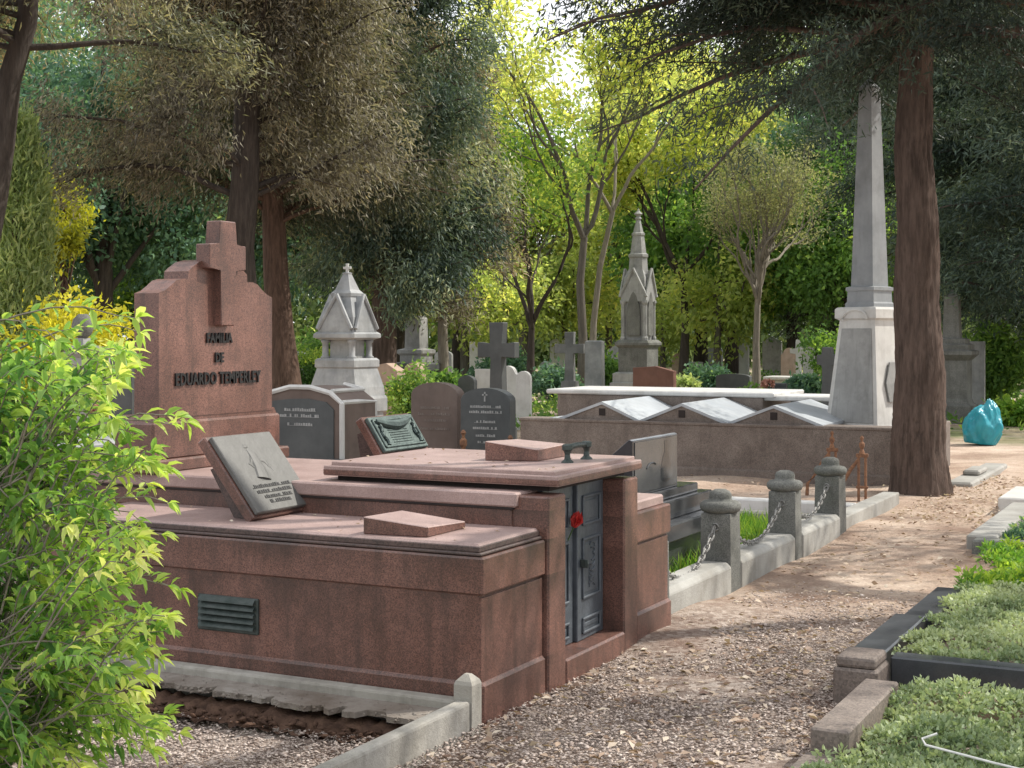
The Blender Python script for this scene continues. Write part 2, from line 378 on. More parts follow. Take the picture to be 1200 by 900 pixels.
def make_ground():
    # fine grid near the path, stretched out to the horizon
    xs = np.concatenate([[-400, -150, -60, -25, -12], np.arange(-7, 7.01, .14), [12, 25, 60, 150, 400]])
    ys = np.concatenate([[-60, -20], np.arange(-6, 16.01, .14), [20, 30, 60, 120, 250, 600]])
    X, Y = np.meshgrid(xs, ys)
    rng = np.random.default_rng(3)
    Z = np.zeros_like(X)
    for k in range(26):
        a = rng.uniform(0, 6.28); f = rng.uniform(1.2, 7); Z += np.sin((X * math.cos(a) + Y * math.sin(a)) * f + rng.uniform(0, 6)) * .012 / f ** .8
    Z = Z * ((np.abs(X) < 7) & (Y > -6) & (Y < 15.5)) - .012
    # shallow dip in the bare plot beside the tomb
    Z -= .05 * np.exp(-(((X + 1.1) / .9) ** 2 + ((Y + .55) / .28) ** 2))
    V = np.stack([X, Y, Z], -1).reshape(-1, 3)
    w, h = len(xs), len(ys)
    i = (np.arange(h - 1)[:, None] * w + np.arange(w - 1)[None, :]).ravel()
    F = np.stack([i, i + 1, i + w + 1, i + w], -1)
    kind(np_mesh('ground', V, F, None, ground_mat(), None, True), 'structure')
make_ground()

def pebbles(name, n, region, size, seed, mat, flat=.5, z=0.):
    """small irregular six-cornered chips lying on the ground"""
    rng = np.random.default_rng(seed)
    P = region(rng, n); n = len(P)
    s = rng.uniform(size[0], size[1], n) * (0.6 + 0.8 * rng.random(n) ** 2)
    base = np.array([[1, 0, 0], [0, 1, 0], [-1, 0, 0], [0, -1, 0], [0, 0, 1], [0, 0, -1]], float)
    V = base[None] * (1 + rng.uniform(-.35, .35, (n, 6, 1)))
    V = V * np.stack([np.ones(n), rng.uniform(.5, .9, n), rng.uniform(.3, .7, n) * flat], -1)[:, None, :]
    a = rng.uniform(0, 6.283, n); t = rng.normal(scale=.3, size=n)
    x = V[..., 0] * np.cos(t)[:, None] - V[..., 2] * np.sin(t)[:, None]; zz = V[..., 0] * np.sin(t)[:, None] + V[..., 2] * np.cos(t)[:, None]
    X = x * np.cos(a)[:, None] - V[..., 1] * np.sin(a)[:, None]; Y = x * np.sin(a)[:, None] + V[..., 1] * np.cos(a)[:, None]
    V = np.stack([X, Y, zz], -1) * s[:, None, None] * .5 + P[:, None, :]
    f = np.array([[0, 1, 4], [1, 2, 4], [2, 3, 4], [3, 0, 4], [1, 0, 5], [2, 1, 5], [3, 2, 5], [0, 3, 5]])
    F = (f[None] + (np.arange(n) * 6)[:, None, None]).reshape(-1, 3)
    return kind(np_mesh(name, V.reshape(-1, 3), F, np.repeat(np.clip(rng.normal(.48, .24, n), 0, 1), 6), mat), 'stuff')
def reg_path(rng, n):
    y = -1.6 + 5.6 * rng.random(n) ** 1.25; x = rng.uniform(.0, 1.5, n)
    keep = ~((x > 1.36) & (y > -2)) & ~((x < .06) & (y > 2.3)) & (rng.random(n) < np.clip((4.0 - y) / 2.2, .0, 1))
    return np.stack([x, y, rng.uniform(-.008, .006, n)], -1)[keep]
pebbles('gravel', 46000, reg_path, (.011, .028), 5, M['pebble'])
def reg_plot(rng, n):
    x = rng.uniform(-3.2, -.07, n); y = rng.uniform(-1.7, -.34, n)
    z = -.05 * np.exp(-(((x + 1.1) / .9) ** 2 + ((y + .55) / .28) ** 2)) + rng.uniform(-.008, .006, n)
    return np.stack([x, y, z], -1)
pebbles('plot_gravel', 26000, reg_plot, (.011, .027), 6, M['pebble'])
def litter(name, n, region, seed, L=(.025, .06)):
    rng = np.random.default_rng(seed); P = region(rng, n); n = len(P)
    a = rng.uniform(0, 6.283, n); A = np.stack([np.cos(a), np.sin(a), rng.normal(.12, .2, n)], -1)
    ln = rng.uniform(*L, n)
    V, F, T = leaves(rng, P, A, ln, ln * rng.uniform(.25, .6, n), rng.normal(.5, .25, n), 2.5)
    kind(np_mesh(name, V, F, T, M['lf_litter']), 'stuff')
def reg_lit(rng, n):
    y = -1.5 + 13.5 * rng.random(n); x = np.where(rng.random(n) < .75, rng.uniform(.0, 1.35, n), rng.uniform(-4, .1, n))
    ok = (rng.random(n) < np.where((y > 2.5) & (y < 7.5), .35, 1.))
    ok &= (x > .02) | (y > 8.7)
    ok &= ~((x > 1.15) & (y > .9) & (y < 3.4))
    return np.stack([x, y, rng.uniform(.0, .012, n)], -1)[ok]
litter('fallen_leaves', 7000, reg_lit, 8)

# ------------------------------------------------------------------ the red granite family tomb
tomb = thing('family_tomb', 'large red granite family tomb with cross headstone, iron doors and stepped blocks', 'tomb')
G = M['granite']
bm = BM()                                                  # left wing: plinth, body, overhanging band, rim
bx(bm, -2.42, .014, -.004, .606, -.1, .165, .014)
bx(bm, -2.40, -.004, .012, .604, .15, .515, .004)
bx(bm, -2.41, .010, .000, .606, .526, .684, .008)
bx(bm, -2.405, -.012, .010, .606, .50, .53, .0)
obj('side_block', bm, G, tomb)
bm = BM(); bx(bm, -2.38, -.022, .026, .60, .678, .736, .01)
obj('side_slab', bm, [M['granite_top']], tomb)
bm = BM(); bx(bm, -2.40, -.006, .012, .603, .6865, .700, .005)
obj('rim', bm, M['granite_dark'], tomb)
bm = BM(); bx(bm, -2.384, -.018, .022, .604, .7005, .726, .004); obj('slab_edge', bm, M['granite_dark'], tomb)
bm = BM()                                                  # right wing
bx(bm, -2.42, .014, 1.694, 2.21, -.1, .165, .014)
bx(bm, -2.40, -.004, 1.694, 2.195, .15, .515, .004)
bx(bm, -2.41, .010, 1.694, 2.205, .526, .684, .008)
bx(bm, -2.405, -.012, 1.694, 2.198, .50, .53, .0)
obj('side_block', bm, G, tomb)
bm = BM(); bx(bm, -2.38, -.022, 1.70, 2.18, .678, .736, .01)
obj('side_slab', bm, M['granite_top'], tomb)
# central chamber: side walls with a sunk course, step slab
bm = BM()
bx(bm, -2.66, -.19, .604, 1.692, -.1, .80, .0)
bx(bm, -2.67, -.16, .598, 1.698, .72, .815, .006)
obj('chamber_wall', bm, G, tomb)
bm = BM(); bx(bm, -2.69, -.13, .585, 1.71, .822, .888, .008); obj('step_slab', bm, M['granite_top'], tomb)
bm = BM(); bx(bm, -2.672, -.15, .592, 1.704, .812, .826, 0); obj('shadow_joint', bm, M['groove'], tomb)
for y0, y1 in ((.612, .800), (1.508, 1.692)):              # gate piers
    bm = BM(); bx(bm, -.24, .022, y0, y1, -.1, .876, .009); obj('pier', bm, G, tomb)
bm = BM(); bx(bm, -.30, .026, .796, 1.512, -.08, .108, .01); obj('threshold', bm, G, tomb)
bm = BM(); bx(bm, -.35, -.30, .79, 1.52, .1, .9, 0); bx(bm, -1.2, -.04, .75, 1.66, .886, .918, 0); obj('door_recess', bm, M['groove'], tomb)  # near-black blocks stand for the shade behind the doors and beneath the lid
# two iron door leaves with raised panels; the near one stands a little ajar
def door_leaf(y0, y1, x, skew):
    bm = BM()
    w = y1 - y0
    bx(bm, -.02, .02, 0, w, 0, .79, .004)
    d = obj('door', bm, M['door'], tomb); d.location = (x, y0, .109); d.rotation_euler = (0, 0, skew)
    for z0, z1 in ((.03, .11), (.20, .50), (.56, .71)):
        bm = BM(); m_ = .055
        for a in ((m_, w - m_, z0, z0 + .014), (m_, w - m_, z1 - .014, z1)): bx(bm, .0195, .032, a[0], a[1], a[2], a[3], .004)
        for a in ((m_, m_ + .014), (w - m_ - .014, w - m_)): bx(bm, .0195, .031, a[0], a[1], z0, z1, .004)
        bx(bm, .0195, .025, m_ + .03, w - m_ - .03, z0 + .03, z1 - .03, .004)
        obj('panel', bm, M['door'], d)
    bm = BM()
    for k in range(9):                                     # cast scroll work on the long panel
        a = k * .75; tube(bm, [(.028, w / 2 + math.cos(a + t * .5) * .035, .25 + k * .025 + math.sin(a + t * .5) * .02) for t in range(7)], .004, 5)
    obj('ornament', bm, M['door'], d)
    return d
dl = door_leaf(.81, 1.145, -.12, R(0)); dr = door_leaf(1.155, 1.50, -.10, R(2))
bm = BM(); bx(bm, .02, .055, .03, .045, .36, .40, .004); tube(bm, [(.055, .037, .40), (.06, .037, .38), (.055, .037, .36)], .006, 6); obj('handle', bm, M['bronze'], dr)
# lid
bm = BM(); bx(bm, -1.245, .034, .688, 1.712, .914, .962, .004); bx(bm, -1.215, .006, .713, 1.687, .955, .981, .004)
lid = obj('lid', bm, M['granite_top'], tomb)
bm = BM(); bx(bm, -1.248, .037, .685, 1.715, .9135, .950, .008); obj('lid_edge', bm, G, lid)
bm = BM()                                                  # little bronze handle: two spool posts and a bar
for y in (1.17, 1.40):
    lathe(bm, [(.032, .978), (.03, .986), (.016, .998), (.013, 1.02), (.018, 1.036), (.027, 1.046), (.027, 1.066), (.02, 1.072)], 12, (-.14, y))
tube(bm, [(-.14, 1.17, 1.056), (-.14, 1.285, 1.06), (-.14, 1.40, 1.056)], .014, 10)
obj('handle', bm, M['bronze'], lid)
# bronze louvre on the flank
bm = BM(); Y_ = .012
bx(bm, -1.47, -1.13, Y_ - .012, Y_ + .004, .258, .42, .004)
vent = obj('vent', bm, M['bronze'], tomb)
for k in range(5):
    bm = BM(); z = .282 + k * .029
    prismx(bm, [(Y_ - .012, z), (Y_ - .030, z - .004), (Y_ - .028, z + .004), (Y_ - .012, z + .020)], -1.455, -1.145); obj('slat', bm, M['bronze'], vent)
# headstone on its pedestal at the back
VX = -2.25
bm = BM()
bx(bm, VX - .30, VX + .05, .54, 1.75, .886, .955, .01)
bx(bm, VX - .25, VX + .018, .585, 1.70, .95, 1.15, .012)
prismx(bm, [(.600, 1.148), (1.69, 1.148), (1.665, 1.185), (.625, 1.185)], VX - .22, VX - .004)
obj('pedestal', bm, G, tomb)
def arc(cx, cz, r0, r1, a0, a1, n=7): return [(cx + r0 * math.cos(R(a0 + (a1 - a0) * i / n)), cz + r1 * math.sin(R(a0 + (a1 - a0) * i / n))) for i in range(n + 1)]
yc = 1.145; hw = .495
half = [(hw, 1.17), (hw, 1.826)] + [(hw - .05, 1.842), (hw - .095, 1.868), (hw - .14, 1.898), (hw - .185, 1.908), (hw - .235, 1.908), (hw - .238, 1.95), (hw - .27, 1.972), (hw - .33, 2.005), (hw - .40, 2.02)]
prof = [(yc + a, z) for a, z in half] + [(yc - a, z) for a, z in reversed(half)]
bm = BM(); prismx(bm, prof, VX - .165, VX); hs = obj('headstone', bm, G, tomb)
bm = BM()
cxz = [(-.06, 1.657), (.06, 1.657), (.06, 1.968), (.162, 1.968), (.162, 2.105), (.071, 2.105), (.071, 2.236), (-.071, 2.236), (-.071, 2.105), (-.162, 2.105), (-.162, 1.968), (-.06, 1.968)]
prismx(bm, [(yc + .02 + a, z) for a, z in cxz], VX - .045, VX + .052, .006); obj('cross', bm, G, hs)
for s, z, sz, sx in (('FAMILIA', 1.588, .074, .80), ('DE', 1.480, .074, .80), ('EDUARDO TEMPERLEY', 1.366, .092, .76)):
    text_mesh('lettering', s, sz, M['letter'], hs, (VX + .0055, yc + .0, z), (R(90), 0, R(90)), .005, sx, 1.06, .0025)

def reg_ledge(rng, n):
    x = np.concatenate([rng.uniform(-2.2, -.05, n // 2), rng.uniform(-1.2, -.02, n - n // 2)]); y = np.concatenate([rng.uniform(.05, .57, n // 2), rng.uniform(.75, 1.65, n - n // 2)])
    z = np.concatenate([np.full(n // 2, .738), np.full(n - n // 2, .983)]); return np.stack([x, y, z], -1)
litter('fallen_leaves', 70, reg_ledge, 18, (.015, .035))
# ------------------------------------------------------------------ things standing on the tomb
def granite_wedge(label, x0, x1, y0, y1, z, hf, hb):
    bm = BM(); prismx(bm, [(y0, z), (y1, z), (y1, z + hb), (y0, z + hf)], x0, x1, .005)
    return tag(obj('granite_wedge', bm, M['granite']), label, 'stone block', 'sloping granite blocks on the tomb')
bm = BM(); poly_extrude(bm, [(-.62, .075, .7365), (-.62, .40, .7365), (-.62, .40, .805), (-.62, .075, .812)], [(-.31, .10, .7365), (-.31, .44, .7365), (-.31, .44, .768), (-.31, .10, .782)], .004)
w1 = obj('granite_wedge', bm, [M['granite'], M['granite_top']]); tag(w1, 'low sloping red granite block on the near wing of the family tomb', 'stone block', 'sloping granite blocks on the tomb')
bm = BM(); poly_extrude(bm, [(-.56, 1.10, .9815), (-.56, 1.46, .9815), (-.56, 1.46, 1.065), (-.56, 1.10, 1.078)], [(-.30, 1.165, .9815), (-.30, 1.50, .9815), (-.30, 1.50, 1.047), (-.30, 1.165, 1.040)], .004)
w2 = obj('granite_wedge', bm, [M['granite'], M['granite_top']]); tag(w2, 'sloping red granite block on the tomb lid beside the small bronze handle', 'stone block', 'sloping granite blocks on the tomb')
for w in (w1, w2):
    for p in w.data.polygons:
        if p.normal.z > .6: p.material_index = 1  # upward faces get the tone with sky light painted in
# leaning plaque 1: grey relief sheet on a slanted granite slab with a prop behind
def plaque(name, label, by, w, bz, xb, dx, dz, mat, detail, base_z):
    """bottom edge along Y at (xb,bz); slab leans back by (dx,dz)"""
    t = thing(name, label, 'plaque', (xb, by, bz))
    L = math.hypot(dx, dz); tl = math.atan2(dx, dz)         # lean from vertical
    E_ = Euler((0, -tl, 0)).to_matrix().to_4x4()            # local: x out of the face, y along, z up the slab
    def put(nm, bm, m, par=t):
        bmesh.ops.transform(bm, matrix=E_, verts=bm.verts[:]); return obj(nm, bm, m, par)
    bm = BM(); bx(bm, -.075, -.022, -.015, w + .03, -.012, L + .02, .006); put('slab', bm, M['granite'])
    bm = BM(); bx(bm, -.0215, .004, 0, w, 0, L, .004); pl = put('sheet', bm, mat)
    bm = BM(); detail(bm, w, L); put('relief', bm, mat, pl)
    bm = BM(); g = base_z - bz
    z1 = dz * .62
    x0 = -.055
    prism(bm, [(x0, g), (x0 - dx * .62 - .02, z1), (x0 - dx * .62 - .10, z1 - .03), (x0 - .13, g)], .06, w - .06); obj('prop', bm, M['granite_dark'], t)
    return t
def det1(bm, w, L):
    # robed figure in low relief and lines of raised lettering
    tube(bm, [(.004, w * .42, L * .40), (.008, w * .46, L * .55), (.008, w * .47, L * .72), (.006, w * .44, L * .80)], [.05, .04, .03, .012], 10)
    lathe(bm, [(.0, L * .80 + .0), (.018, L * .815), (.02, L * .835), (.012, L * .86)], 10, (.004, w * .43))
    tube(bm, [(.006, w * .47, L * .7), (.008, w * .60, L * .62), (.006, w * .66, L * .48)], [.02, .016, .01], 8)
    tube(bm, [(.006, w * .44, L * .68), (.008, w * .34, L * .60), (.006, w * .40, L * .50)], [.02, .014, .01], 8)
    for k in range(5):
        tube(bm, [(.008, w * (.38 + .035 * k), L * .38), (.01, w * (.42 + .03 * k), L * .5), (.01, w * (.44 + .015 * k), L * .66)], .006, 6)
    for v in bm.verts: v.co.x = .002 + (v.co.x - .002) * .28
def worn_row(par, w, z, tall, x_or_y, axis, seed, mat, T=None):
    """one row of lettering too worn to read, as a single broken outline standing slightly proud"""
    r = random.Random(seed); x = -w / 2; top = []
    while x < w / 2:
        c = r.uniform(.35, .8) * tall; h = tall * r.uniform(.72, 1)
        if r.random() < .14: h = tall * .1
        top += [(x, z + h), (x + c, z + h), (x + c, z + tall * .1), (x + c + tall * .22, z + tall * .1)]; x += c + tall * .22
    pts = [(-w / 2, z), (top[-1][0], z)] + list(reversed(top))
    bm = BM(); prism(bm, pts, -.0025, .0005)
    if T is not None: bmesh.ops.transform(bm, matrix=T, verts=bm.verts[:])
    return obj('inscription', bm, mat, par)
p1 = plaque('memorial_plaque', 'leaning grey relief plaque on granite slab, near wing of the family tomb', .21, .46, .776, -1.285, .275, .345, M['bronze_grey'], det1, .737)
tl1 = math.atan2(.275, .345)
for i_, (w_, z_) in enumerate(((.30, .128), (.27, .098), (.20, .068), (.16, .04))):
    worn_row(p1, w_, 0, .02, 0, 0, 40 + i_, M['letter'], Euler((0, -tl1, 0)).to_matrix().to_4x4() @ Matrix.Translation((.0045, .215, z_)) @ Matrix.Rotation(R(90), 4, 'Z'))
def det2(bm, w, L):
    for a in ((.02, w - .02, .02, .035), (.02, w - .02, L - .035, L - .02)): bx(bm, .002, .014, *a, .004)
    for a in ((.02, .035), (w - .035, w - .02)): bx(bm, .002, .014, a[0], a[1], .02, L - .02, .004)
    # swag of drapery across the top, scrolls at the sides
    tube(bm, [(.012, w * (.12 + .076 * i), L * .86 - math.sin(i / 10 * math.pi) * L * .16) for i in range(11)], [.012, .018, .024, .028, .03, .032, .03, .028, .024, .018, .012], 8)
    for s in (.13, .87):
        tube(bm, [(.012, w * s + .012 * math.sin(i), L * (.15 + .065 * i)) for i in range(10)], .011, 6)
    for i in range(6): bx(bm, .003, .009, w * .28, w * .72, L * (.22 + .07 * i), L * (.24 + .07 * i), .001)
p2 = plaque('memorial_plaque', 'leaning green bronze plaque with swag relief, behind the tomb lid', 1.94, .50, .925, -1.66, .13, .195, M['bronze_green'], det2, .737)
# ------------------------------------------------------------------ kerbs and posts beside the tomb
bm = BM(); bx(bm, -2.5, -.06, -.085, -.012, -.1, .105, .012, 2); tag(obj('tomb_kerb', bm, M['concrete']), 'narrow grey concrete kerb along the near flank of the family tomb', 'kerb')
rng = np.random.default_rng(21)
def rough_slab(y_out, z0, z1, xa, xb, n, amp, seed):
    r = random.Random(seed); st_ = 0; pts = [(xb, -.085), (xa, -.085)]
    out = []
    for i in range(n + 1):
        x = xa + (xb - xa) * i / n
        if i % r.choice((2, 3, 5)) == 0: st_ = r.uniform(-amp, amp)
        out.append((x + r.uniform(-.012, .012), y_out + st_ + .5 * amp * math.sin(x * 4.1) + r.uniform(-.006, .006)))
    bm = BM(); prismz(bm, pts + out, z0, z1, 0); return bm
bm = rough_slab(-.25, .042, .066, -2.35, -.12, 110, .045, 4)
tag(obj('broken_apron', bm, M['apron']), 'cracked cement apron with crumbling edge beside the family tomb', 'slab')
V = []                                                      # earth bank under the broken apron
def bank(name):
    xs = np.linspace(-2.5, -.1, 80); rr = np.random.default_rng(9)
    rows = [(-.20, .018), (-.30, .010), (-.33, -.015), (-.37, -.028), (-.42, -.02)]
    V = []
    for (y, z) in rows:
        V.append(np.stack([xs, y + rr.normal(scale=.014, size=80), z + rr.normal(scale=.007, size=80)], -1))
    V = np.concatenate(V); i = (np.arange(len(rows) - 1)[:, None] * 80 + np.arange(79)[None]).ravel()
    return np_mesh(name, V, np.stack([i, i + 80, i + 81, i + 1], -1), None, M['soil'], None, True)
kind(bank('soil_bank'), 'structure')
rr = random.Random(5)                                       # lumps of soil and broken cement
def lump_mesh(name, n, xr, yr, s, z, seed, mat):
    r = np.random.default_rng(seed)
    return pebbles(name, n, lambda g, k: np.stack([g.uniform(*xr, k), g.uniform(*yr, k), np.full(k, z)], -1), s, seed, mat, .8)
lump_mesh('earth_crumbs', 260, (-2.2, -.15), (-.45, -.26), (.02, .06), .0, 31, M['soil'])
lump_mesh('cement_crumbs', 420, (-2.3, -.13), (-.33, -.11), (.008, .035), .064, 32, M['apron'])
bm = BM(); bx(bm, -.058, .008, -2.3, -.10, -.1, .115, .012, 2); tag(obj('plot_kerb', bm, M['concrete']), 'grey concrete kerb edging the bare gravel plot, near the tomb corner', 'kerb')
bm = BM(); sq(bm, [(.042, -.1), (.042, .175), (.036, .19), (.012, .215)], (-.03, -.055), 0); tag(obj('corner_post', bm, M['concrete']), 'short square concrete post with pointed top at the corner of the tomb', 'post')

# ------------------------------------------------------------------ bollards, chains and kerb of the next plot
def make_bollard(label, loc):
    t = thing('stone_bollard', label, 'bollard', loc, 0, 'grey stone bollards along the path')
    bm = BM(); sq(bm, [(.108, -.1), (.104, .0), (.098, .455), (.09, .462)]); _ = obj('shaft', bm, M['greystone'], t)
    bm = BM(); lathe(bm, [(.085, .455), (.122, .468), (.134, .49), (.132, .515), (.115, .532), (.075, .540), (.072, .555), (.073, .575), (.062, .595), (.035, .608)], 20)
    obj('cap', bm, M['greystone'], t, True)
    for s in (-1, 1):
        bm = BM(); tube(bm, [(math.cos(a * .7) * .022, s * .104, .375 + math.sin(a * .7) * .022) for a in range(10)], .006, 6)
        obj('ring', bm, M['chain'], t)
    return t
BY = (3.72, 5.20, 6.52)
b0 = make_bollard('nearest grey stone bollard, beside the end of the family tomb', (-.215, BY[0], 0))
dup(b0, 'middle grey stone bollard of the three, between two chains', (-.215, BY[1], 0), R(3))
dup(b0, 'farthest grey stone bollard, sunlit in front of the rusty iron posts', (-.215, BY[2], 0), R(-2))
bm = BM(); sq(bm, [(.10, -.1), (.096, .43), (.085, .45)], (-.20, 2.38)); tag(obj('stone_post', bm, M['greystone']), 'plain grey stone post half hidden behind the end of the family tomb', 'post')
def chain(label, p, q, sag):
    p, q = Vector(p), Vector(q); bm = BM(); n = max(10, int((q - p).length / .045))
    pts = [p.lerp(q, i / n) - Vector((0, 0, sag * (1 - (2 * i / n - 1) ** 2))) for i in range(n + 1)]
    for i in range(n):
        a, b = pts[i], pts[i + 1]; d = (b - a).normalized(); c = (a + b) / 2
        u_ = d.cross(Vector((0, 0, 1))).normalized(); v_ = d.cross(u_)
        s_ = u_ if i % 2 else v_
        L, W = (b - a).length * .72, .016
        ring = [c + d * L * math.cos(k * math.pi / 5) + s_ * W * math.sin(k * math.pi / 5) for k in range(11)]
        tube(bm, ring, .0058, 5)
    return tag(obj('chain', bm, M['chain']), label, 'chain', 'chains hanging between the bollards')
chain('sagging chain between the hidden stone post and the nearest bollard', (-.215, 2.48, .38), (-.215, BY[0] - .115, .375), .24)
chain('sagging chain between the nearest and middle bollards', (-.215, BY[0] + .115, .375), (-.215, BY[1] - .115, .375), .20)
chain('sagging chain between the middle and farthest bollards', (-.215, BY[1] + .115, .375), (-.215, BY[2] - .115, .375), .18)
for y0, y1, l in ((2.25, BY[0] - .11, 'pale kerb between the tomb and the nearest bollard'), (BY[0] + .11, BY[1] - .11, 'pale kerb between the nearest and middle bollards'), (BY[1] + .11, BY[2] - .11, 'pale kerb between the middle and farthest bollards')):
    bm = BM(); prism_pts = [(-.31, -.1), (-.105, -.1), (-.105, .125), (-.135, .155), (-.31, .155)]
    poly_extrude(bm, [(x, y0, z) for x, z in prism_pts], [(x, y1, z) for x, z in prism_pts], .006)
    tag(obj('kerb', bm, M['concrete_light']), l, 'kerb', 'kerb lengths between the bollards')
bm = BM(); bx(bm, -.28, -.12, 6.66, 8.75, -.1, .11, .012, 2); tag(obj('kerb', bm, M['concrete_light']), 'sunlit pale kerb running from the farthest bollard to the big trunk', 'kerb')
bm = BM(); bx(bm, -3.2, -.285, 6.45, 6.58, -.1, .13, .012); tag(obj('kerb', bm, M['concrete']), 'grey cross kerb behind the middle bollard', 'kerb')
bm = BM(); bx(bm, -3.3, -.29, 7.6, 7.78, -.1, .10, .012); tag(obj('kerb', bm, M['marble']), 'low white marble kerb behind the black headstone plinth', 'kerb')
bm = BM(); bx(bm, -.98, -.80, 5.3, 5.48, -.1, .27, .01); bx(bm, -1.0, -.78, 5.28, 5.50, .26, .33, .012); tag(obj('stone_stump', bm, M['concrete']), 'short square mossy stone stump behind the nearest bollard', 'stone')

# black slant-backed headstone on stepped plinth
t = thing('black_headstone', 'polished black wedge headstone with engraved figure on stepped plinth', 'headstone', (-.70, 3.5, 0))
bm = BM(); bx(bm, -1.1, .06, -.62, 1.30, .36, .485, .008); bx(bm, -1.0, .0, -.5, 1.16, .484, .548, .008); obj('plinth', bm, M['greyface'], t)
bm = BM(); bx(bm, -1.3, .17, -.80, 1.42, .245, .362, .01); bx(bm, -1.25, .12, -.75, 1.38, -.1, .25, .004); obj('base', bm, M['greyface'], t)
bm = BM(); prism(bm, [(-.50, .549), (-.04, .549), (-.04, .915), (-.065, .925)], .0, .84, .004); hd = obj('wedge', bm, M['blackstone'], t)
bm = BM(); bx(bm, -.0405, -.034, .03, .81, .565, .905, .002); fc = obj('face', bm, M['greyface'], hd)
bm = BM()                                                    # engraved bottle-like figure and arcs
lathe(bm, [(.02, .60), (.10, .62), (.105, .70), (.06, .78), (.03, .81), (.03, .86), (.04, .875), (.02, .885)], 14, (0, 0))
bmesh.ops.scale(bm, vec=(.012, 1, 1), verts=bm.verts[:]); bmesh.ops.translate(bm, vec=(-.033, .60, 0), verts=bm.verts[:])
tube(bm, [(-.033, .33 + .10 * math.cos(R(160 - k * 14)), .70 + .05 * math.sin(R(160 - k * 14))) for k in range(9)], .006, 5)
obj('engraving', bm, M['blackstone'], fc)

# rusty iron posts with a diagonal stay
def make_iron(label, loc, rz):
    t = thing('iron_post', label, 'post', loc, rz, 'rusty iron fence posts')
    bm = BM()
    for x in (-.03, .035): bx(bm, x - .012, x + .012, -.02, .02, -.1, .46, .003)
    bx(bm, -.055, .06, -.024, .024, .44, .475, .004); bx(bm, -.055, .06, -.024, .024, .14, .165, .004)
    obj('upright', bm, M['rust'], t)
    bm = BM(); lathe(bm, [(.03, .475), (.022, .50), (.014, .52), (.026, .545), (.026, .575), (.012, .59), (.012, .61), (.02, .625), (.008, .645)], 10); obj('finial', bm, M['rust'], t)
    bm = BM(); tube(bm, [(-.03, 0, .42), (-.10, 0, .33), (-.17, 0, .20), (-.24, 0, .12), (-.25, 0, -.05)], [.016, .018, .016, .016, .02], 7); obj('stay', bm, M['rust'], t)
    return t
ip = make_iron('rusty iron post with diagonal stay, beside the big tree trunk', at(1010, 13.9), R(10))
dup(ip, 'rusty iron post rising behind the farthest bollard', at(975, 14.6), R(20))
dup(ip, 'orange rusty iron post in front of the brown and black headstones', at(543, 12.3), R(15), 1.25)
dup(ip, 'rusty iron post before the right edge of the black rounded headstone', at(598, 12.6), R(60), 1.15)
# ------------------------------------------------------------------ the long low vault and the obelisk on it
t = thing('gabled_vault', 'long low brown vault with three pale gabled roofs and flat slab behind', 'tomb', (0, 10.5, 0))
bm = BM(); bx(bm, -5.04, -.40, 0, .34, -.1, .585, .012); bx(bm, -5.06, -.38, -.02, .36, -.1, .10, .02); bx(bm, -5.05, -.39, -.012, .35, .575, .612, .008)
for x in (-4.2, -2.75, -1.3): bx(bm, x, x + .012, -.003, .0, .10, .58, 0)
obj('front_wall', bm, M['vault'], t)
bm = BM(); bx(bm, -4.9, -.41, .34, 2.6, -.1, .56, .01); obj('body', bm, M['vault'], t)
peaks = [-3.98, -2.98, -1.89]; val = [-4.55, -3.50, -2.43, -1.33]
for i, p in enumerate(peaks):
    bm = BM(); prism(bm, [(val[i], .612), (val[i + 1], .612), (p, .812)], .06, .16); g = obj('gable', bm, M['vault'], t)
    bm = BM(); bx(bm, p - .04, p + .04, .052, .0605, .66, .745, .002); obj('niche', bm, M['groove'], g)
zz = [(-5.0, .60)]
top = [(val[0] - .10, .622), (val[0], .618)]
for i, p in enumerate(peaks): top += [(p, .826), (val[i + 1], .618)]
a = [(x, .045, z) for x, z in top] + [(x, .03, z - .03) for x, z in reversed(top)]
b = [(x, 1.62, z + .01) for x, z in top] + [(x, 1.62, z - .02) for x, z in reversed(top)]
bm = BM(); n = len(top)
for i in range(n - 1):
    for (r0, r1) in ((a[i], a[i + 1]), ):
        q0, q1 = b[i], b[i + 1]
        vs = [bm.verts.new(p) for p in (r0, r1, q1, q0)]
        dn = [bm.verts.new((p[0], p[1], p[2] - .034)) for p in (r0, r1, q1, q0)]
        bm.faces.new(vs); bm.faces.new(list(reversed(dn)))
        for k in range(4): bm.faces.new((vs[k], vs[(k + 1) % 4], dn[(k + 1) % 4], dn[k]))
obj('roof', bm, M['zinc'], t)
bm = BM(); bx(bm, -5.3, -2.5, 1.64, 2.9, .5, .84, .01); obj('upper_block', bm, M['vault'], t)
bm = BM(); bx(bm, -5.45, -2.35, 1.6, 3.0, .84, .90, .015); bx(bm, -2.6, -.62, 1.7, 2.6, .80, .862, .015); obj('slab', bm, M['marble'], t)

OB = at(1019, 17.0)
t = thing('obelisk', 'tall grey obelisk on tapering plinth at the end of the gabled vault', 'monument', (OB[0], OB[1], .56), R(-22))
bm = BM(); sq(bm, [(.36, 0), (.355, .03), (.245, 1.22), (.245, 1.23)]); ob = obj('plinth', bm, M['limestone_light'], t)
